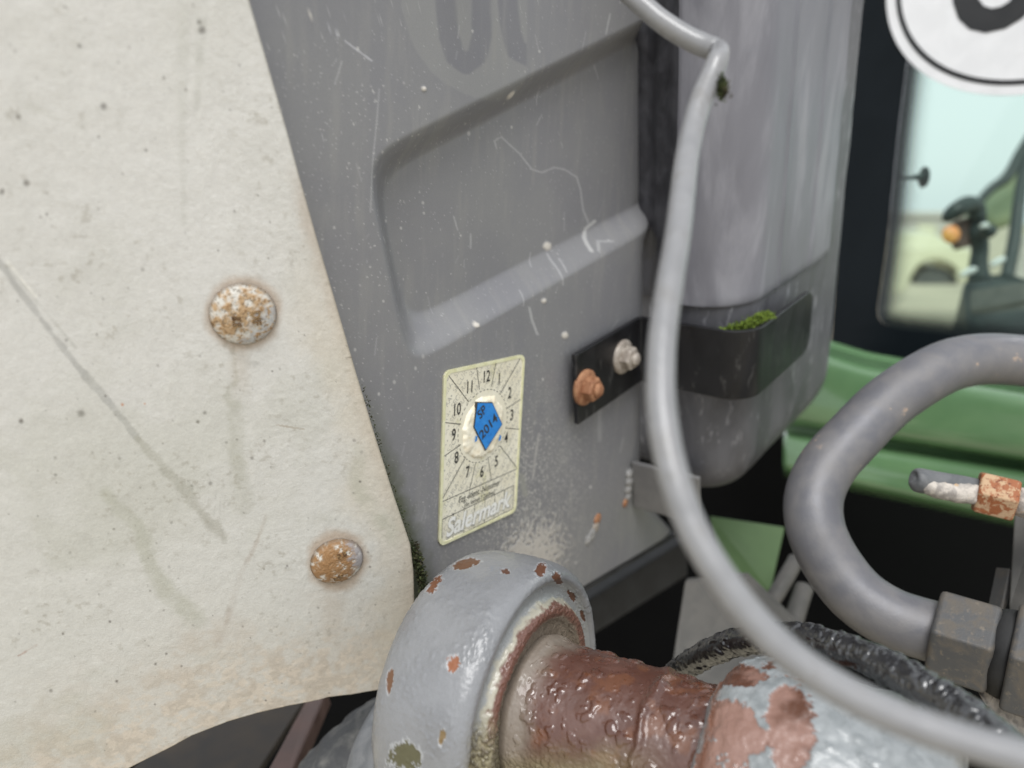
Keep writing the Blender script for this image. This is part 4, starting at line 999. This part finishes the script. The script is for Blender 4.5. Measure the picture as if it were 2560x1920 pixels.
        rough = 0.34 + 0.15 * n2 + 0.4 * low + 0.15 * grey; rough = np.where(wet > 0.4, 0.05, rough)
        disp = (n1 - 0.5) * 0.0014 + (n2 - 0.5) * 0.0003 + (n3 - 0.5) * 0.00012 + D + low * (n3 - 0.5) * 0.0016
        disp = disp + 0.0012 * np.exp(-((h - 0.054 + (n1 - 0.5) * 0.01) / 0.0016) ** 2)
        return col, np.clip(rough, 0.05, 0.9), disp
    sp_ = [(-0.006, 0.0305), (0.0, 0.0328), (0.003, 0.0325), (0.008, 0.0308), (0.02, 0.0302), (0.035, 0.0300), (0.05, 0.0300), (0.055, 0.0303), (0.065, 0.0296), (0.08, 0.0294), (0.095, 0.0296), (0.106, 0.030)]
    build_turned('shaft', sp_, 400, 560, M['shaft'], root, pshaft, 2)
    def pcollar(P, h, r, ph, px, py):
        n1, n2, n3 = fbm(P, 60, 5, 101), fbm(P, 220, 4, 102), fbm(P, 800, 3, 103)
        col = np.ones(P.shape) * lin(140, 144, 145)
        col = mixc(col, lin(116, 121, 122), sst(0.45, 0.7, n2) * 0.7)
        m = sst(0.60, 0.62, fbm(P, 48, 5, 108) * 0.85 + n3 * 0.15)
        for x, y, a, b in [(1850, 1688, 62, 26), (1815, 1800, 45, 55), (1975, 1830, 60, 130), (2090, 1665, 26, 30), (1835, 1850, 18, 30), (1770, 1690, 8, 20)]:
            d = np.hypot((px - x) / a, (py - y) / b) + (n2 - 0.5) * 0.9 + (n3 - 0.5) * 0.4
            m = np.maximum(m, sst(1.05, 0.95, d))
        edge = sst(0.05, 0.5, m) * sst(1.0, 0.6, m)
        base = mixc(np.ones(P.shape) * lin(142, 110, 98), lin(92, 60, 45), sst(0.40, 0.6, n1 + (1760 - py) / 900.0))
        col = col * (1 - m[..., None]) + base * m[..., None]; col = mixc(col, lin(120, 74, 52), edge * 0.8)
        lip = np.exp(-((h - 0.0795 + (n1 - 0.5) * 0.004) / 0.0012) ** 2); col = mixc(col, lin(124, 82, 62), lip * 0.8)
        D = drops(h, ph[None] * 0.041 * np.ones_like(h), 300, 0.0005, 0.003, 15, (0.07, 0.16), (0, 2 * math.pi * 0.041), 0.25)
        rough = 0.3 + 0.2 * n2; rough = np.where(D > 0.0001, 0.06, rough)
        disp = (n1 - 0.5) * 0.004 + (n2 - 0.5) * 0.001 - m * 0.0005 + D + (n3 - 0.5) * 0.0003
        return col, np.clip(rough, 0.06, 0.9), disp
    cp = [(0.076, 0.0290), (0.0772, 0.0330), (0.079, 0.0365), (0.082, 0.0400), (0.087, 0.0425), (0.094, 0.0442), (0.105, 0.0450), (0.117, 0.0448), (0.13, 0.0432), (0.142, 0.0435), (0.15, 0.0425), (0.156, 0.039), (0.159, 0.033), (0.161, 0.022), (0.1615, 0.001)]
    build_turned('flaking_collar', cp, 260, 600, M['cast'], root, pcollar, 3)
casting()

# ------------------------------------------------------------------ hoses, pipe, cable
def pipe():
    root = empty('bent_pipe', V(2340, 1700, .42))
    tag(root, 'thick grey bent steel pipe with a large hex nut on the right', 'pipe')
    r = 0.0160
    pts = [(3200, 1040, .52, r), (2900, 966, .50, r), (2720, 930, .49, r), (2600, 908, .485, r), (2500, 898, .48, r), (2420, 902, .475, r), (2340, 928, .468, r), (2225, 1002, .46, r), (2130, 1095, .452, r), (2065, 1170, .446, r), (2034, 1245, .44, r), (2040, 1325, .434, r), (2080, 1410, .428, r), (2145, 1490, .42, r), (2230, 1545, .412, r), (2330, 1578, .405, r), (2400, 1596, .40, r)]
    tube('pipe_tube', pts, M['pipe'], root, 260, 48, lump=0.02, seed=3)
    A, B = V(2335, 1578, .404), V(2488, 1626, .388); ax = nrm(B - A); L_ = np.linalg.norm(B - A)
    up = nrm(np.cross(ax, FW)); hint = math.cos(0.45) * -up + math.sin(0.45) * FW
    nutr = 0.0248
    o = lathe('union_nut', A, ax, [(0, nutr * 0.93), (0.0015, nutr), (L_ - 0.0015, nutr), (L_, nutr * 0.93)], M['nut'], root, hint=hint, sides=6, smooth=False); bevel(o, 0.0014, 3)
    lathe('collar_ring', B, ax, [(-0.001, 0.021), (0.004, 0.0225), (0.006, 0.0225)], M['darkframe'], root, 40)
    o = lathe('connector_nut', B + ax * 0.006, ax, [(0, 0.0285), (0.0015, 0.030), (0.022, 0.030), (0.024, 0.028)], M['nut'], root, hint=hint, sides=6, smooth=False); bevel(o, 0.0012, 3)
    lathe('connector_body', B + ax * 0.028, ax, [(0, 0.023), (0.03, 0.024), (0.05, 0.024)], M['nut'], root, 40, jitter=0.002)
pipe()
def fitting():
    root = empty('rusty_fitting', V(2490, 1300, .42))
    tag(root, 'small rusty hex fitting with grey capped stem beside the pipe', 'fitting')
    z = .41
    tube('rubber_cap', [(2281, 1198, z, .001), (2283, 1199, z, .0045), (2290, 1200, z, .0062), (2305, 1202, z, .0066), (2340, 1208, z, .0064), (2400, 1216, z, .0060), (2440, 1222, z, .0056)], M['rubbercap'], root, 60, 26)
    tube('crusted_stem', [(2312, 1213, z - .002, .001), (2316, 1214, z - .003, .0042), (2340, 1220, z - .003, .0050), (2380, 1228, z - .003, .0054), (2420, 1234, z - .003, .0054), (2446, 1238, z - .003, .0054)], M['crust'], root, 60, 26, lump=0.5)
    A, B = V(2440, 1228, z), V(2540, 1252, z - .008); ax = nrm(B - A); L_ = np.linalg.norm(B - A)
    hint = nrm(np.array([0.0, -0.3, 1.0]))
    o = lathe('hex_nut', A, ax, [(0, .0112), (.001, .0122), (L_ - .001, .0122), (L_, .0112)], M['rusthex'], root, hint=hint, sides=6, smooth=False); bevel(o, .0012, 2)
    lathe('collar', B, ax, [(-.001, .0075), (.004, .0078), (.007, .0072)], M['crust'], root, 28, jitter=.001)
    o = lathe('second_nut', B + ax * .006, ax, [(0, .0105), (.0015, .0118), (.018, .0118), (.02, .0108)], M['rusthex'], root, hint=hint, sides=6, smooth=False); bevel(o, .0012, 2)
    o = slab('support_post', [(2535, 1285, .44), (2600, 1290, .43), (2600, 1940, .37), (2552, 1940, .37), (2535, 1720, .40), (2522, 1510, .42)], 0.012, M['greyplate'], root, 0.001)
fitting()
o = slab('side_bracket', [(2524, 1420, .43), (2545, 1440, .43), (2512, 1530, .425), (2500, 1535, .425)], 0.01, M['nut'], None, 0.0008); tag(o, 'narrow dusty bracket edge above the large hex nut', 'bracket')
o = slab('mud_block', [(2462, 1760, .385), (2490, 1735, .38), (2530, 1735, .38), (2580, 1790, .38), (2580, 1900, .37), (2500, 1830, .37)], 0.02, M['crust'], None, 0.003); tag(o, 'crusted pale block below the large hex nut', 'block')
def hose():
    pts = [(1600, 1790, .40), (1668, 1705, .385), (1752, 1643, .36), (1860, 1603, .335), (1990, 1594, .31), (2121, 1626, .288), (2251, 1684, .268), (2381, 1762, .25), (2511, 1860, .233), (2640, 1975, .215)]
    n, seg, R = 700, 90, 0.0058
    C = catmull([V(*p) for p in pts], n); G_ = tube_pts(C, np.full(n, R), seg)
    ln = np.r_[0, np.cumsum(np.linalg.norm(np.diff(C, axis=0), axis=1))]
    hh = ln[:, None] * np.ones((1, seg)); aa = np.linspace(0, 2 * math.pi, seg, endpoint=False)[None] * R * np.ones((n, 1))
    D = np.maximum(drops(hh, aa, 900, 0.0004, 0.0022, 33, (0, ln[-1]), (0, 2 * math.pi * R), 0.45), drops(hh, aa, 260, 0.0012, 0.0034, 34, (0.12, ln[-1]), (0, 2 * math.pi * R), 0.3))
    disp = D + (fbm(G_, 500, 3, 44) - 0.5) * 0.0005 + (fbm(G_, 90, 3, 45) - 0.5) * 0.0009
    d = (G_ - C[:, None]) / R
    G_ = G_ + d * disp[..., None]
    vs = np.vstack([G_.reshape(-1, 3), C[0], C[-1]]); F = gridfaces(n, seg, True).tolist(); e0, e1 = n * seg, n * seg + 1
    F += [(e0, (i + 1) % seg, i) for i in range(seg)] + [(e1, (n - 1) * seg + i, (n - 1) * seg + (i + 1) % seg) for i in range(seg)]
    o = mesh('black_hose', vs, F, M['hose']); recalc(o)
    tag(o, 'wet black rubber hose looping behind the flaking collar', 'hose')
hose()
def cable():
    root = empty('grey_cable', V(2100, 1800, .17))
    tag(root, 'thick light grey cable hanging in the foreground with a sharp kink', 'cable')
    R = .0036
    pts = [(900, -560, .31, R), (1220, -310, .29, R), (1440, -130, .275, R), (1530, -55, .27, R), (1592, 0, .265, R), (1650, 50, .262, R), (1710, 90, .26, R * 1.03), (1755, 112, .258, R * 1.06), (1782, 122, .256, R * 1.04), (1797, 127, .254, R * .92), (1799, 136, .250, R * .86), (1793, 152, .247, R * .95), (1778, 190, .246, R), (1752, 252, .243, R), (1730, 330, .238, R), (1715, 410, .230, R), (1706, 490, .222, R), (1694, 590, .212, R), (1676, 700, .203, R), (1660, 810, .196, R), (1652, 920, .190, R), (1656, 1040, .184, R), (1678, 1165, .179, R), (1722, 1300, .175, R), (1790, 1425, .171, R), (1880, 1545, .168, R), (1985, 1645, .165, R), (2110, 1728, .162, R), (2250, 1795, .159, R), (2400, 1848, .156, R), (2560, 1895, .153, R), (2760, 1950, .150, R), (3150, 2040, .145, R)]
    tube('cable_sheath', pts, M['cable'], root, 560, 40, lump=0.05, seed=2)
    c = V(1805, 205, .243)
    m = moss('moss_crumb', [c, c + UP * -0.003 + RT * 0.0002, c + UP * -0.0045], 500, 0.0013, M['darkmoss'], 'tiny crumb of moss clinging to the kinked cable', np.array([0.0008, 0.0008, 0.001]))
cable()

# ------------------------------------------------------------------ seen through the windscreen
def beyond():
    # control console inside the cab
    root = empty('control_console', V(2480, 900, 1.15)); tag(root, 'dark control console seen blurred behind the windscreen', 'console')
    tube('stalk', [(2448, 700, 1.15, .016), (2446, 660, 1.15, .013), (2450, 620, 1.15, .012), (2444, 585, 1.15, .014), (2446, 560, 1.15, .012), (2442, 535, 1.15, .012)], M['interior'], root, 60, 20)
    tube('hood', [(2448, 548, 1.14, .010), (2440, 520, 1.14, .0125), (2420, 512, 1.13, .013), (2396, 522, 1.12, .012), (2376, 536, 1.12, .0105), (2364, 548, 1.12, .007), (2360, 553, 1.12, .002)], M['interior'], root, 50, 20)
    slab('hood_lining', [(2396, 548, 1.15), (2430, 542, 1.15), (2432, 612, 1.15), (2404, 622, 1.15), (2390, 600, 1.15)], 0.02, M['brown'], root, 0.003)
    tube('side_knob', [(2448, 582, 1.13, .006), (2470, 578, 1.12, .011), (2482, 584, 1.12, .008), (2486, 588, 1.12, .002)], M['interior'], root, 24, 18)
    tube('white_glint', [(2452, 566, 1.11, .003), (2464, 563, 1.11, .004), (2472, 566, 1.11, .002)], M['signwhite'], root, 16, 14)  # small white blob standing for a highlight on the stalk
    tube('pale_glint', [(2402, 690, 1.1, .003), (2418, 680, 1.1, .0045), (2434, 674, 1.1, .0045), (2442, 672, 1.1, .002)], M['signwhite'], root, 20, 14)  # this and the next: pale blobs standing for highlights on the console
    tube('pale_glint', [(2478, 664, 1.1, .003), (2490, 656, 1.1, .0045), (2506, 648, 1.1, .004), (2512, 644, 1.1, .002)], M['signwhite'], root, 20, 14)
    slab('console_top', [(2408, 700, 1.2), (2450, 676, 1.2), (2520, 690, 1.18), (2600, 700, 1.15), (2760, 720, 1.1), (2760, 900, 1.05), (2426, 900, 1.1), (2416, 770, 1.16)], 0.2, M['interior'], root, 0.01)
    slab('console_shelf', [(2425, 772, 1.08), (2560, 752, 1.04), (2760, 740, 1.0), (2760, 760, 1.0), (2560, 775, 1.04), (2428, 790, 1.08)], 0.03, M['greyplate'], root, 0.004)
    lathe('amber_button', V(2376, 586, 1.12), -FW, [(0, .013), (.004, .0125), (.007, .007), (.008, .001)], M['amber'], root, 28)
    o = tube('window_pillar', [(2640, 250, 1.7, .012), (2560, 370, 1.7, .012), (2520, 440, 1.7, .012), (2475, 475, 1.7, .010), (2440, 520, 1.7, .009), (2410, 600, 1.7, .008)], M['interior'], None, 60, 16); tag(o, 'thin curved dark window frame inside the cab', 'frame')
    o = tube('cab_post', [(2590, 330, 1.4, .010), (2556, 450, 1.4, .010), (2536, 600, 1.38, .011), (2518, 690, 1.37, .011), (2512, 760, 1.36, .012)], M['interior'], None, 50, 20); tag(o, 'dark upright cab post at the right edge of the glass', 'post')
    o = slab('seat_back', [(2562, 395, 1.8), (2515, 462, 1.8), (2462, 500, 1.8), (2448, 540, 1.8), (2480, 575, 1.8), (2545, 560, 1.8)], 0.08, M['seat'], None, 0.02); tag(o, 'olive green trim panel behind the dark post', 'trim panel')
    o = slab('pale_door_trim', [(2556, 590, 1.5), (2700, 560, 1.5), (2700, 760, 1.5), (2534, 742, 1.5), (2538, 700, 1.5)], 0.03, M['crust'], None, 0.004); tag(o, 'pale trim right of the dark cab post', 'trim panel')
    bl = empty('far_building', (6.5, 24, 0)); tag(bl, 'pale grey building blurred far beyond the car', 'building')
    wl = slab('building_wall', [(1900, 545, 24.), (2470, 545, 24.), (2470, 632, 24.), (1900, 632, 24.)], 3.0, M['crust'], bl, 0.02, back=np.array([0, 1.0, 0])); 
    slab('gate', [(2296, 562, 23.9), (2340, 562, 23.9), (2340, 632, 23.9), (2296, 632, 23.9)], 0.06, M['paleveh'], bl, 0.01, back=np.array([0, 1.0, 0]))
    slab('roof', [(1890, 530, 23.9), (2482, 530, 23.9), (2470, 544, 23.9), (1900, 544, 23.9)], 3.0, M['crust'], bl, 0.02, back=np.array([0, 1.0, 0]))
    # pale parked vehicle in the yard
    car = empty('parked_car', (4.4, 8.5, 0.0)); tag(car, 'pale yellowish parked car far behind the windscreen', 'car')
    D0 = 9.0
    bodyout = [(2080, 700), (2085, 640), (2130, 622), (2200, 618), (2420, 622), (2470, 640), (2470, 690), (2405, 705), (2388, 690)] + [(2340 + 66 * math.cos(a), 712 - 62 * math.sin(a)) for a in np.linspace(0.5, 2.7, 12)] + [(2260, 730), (2180, 742), (2090, 735)]
    slab('car_body', [(x, y, D0) for x, y in bodyout], 1.7, M['paleveh'], car, 0.04, back=np.array([0.3, 0.95, 0]))
    slab('cabin', [(2140, 622, D0 + .2), (2175, 585, D0 + .4), (2330, 580, D0 + .4), (2400, 620, D0 + .2)], 1.3, M['paleveh'], car, 0.05, back=np.array([0.3, 0.95, 0]))
    slab('wheel', [(2340 + 56 * math.cos(a), 716 - 48 * math.sin(a), D0 + .12) for a in np.linspace(0.1, 3.04, 16)], 0.3, M['rubber'], car, 0.01, back=np.array([0.3, 0.95, 0]))
beyond()
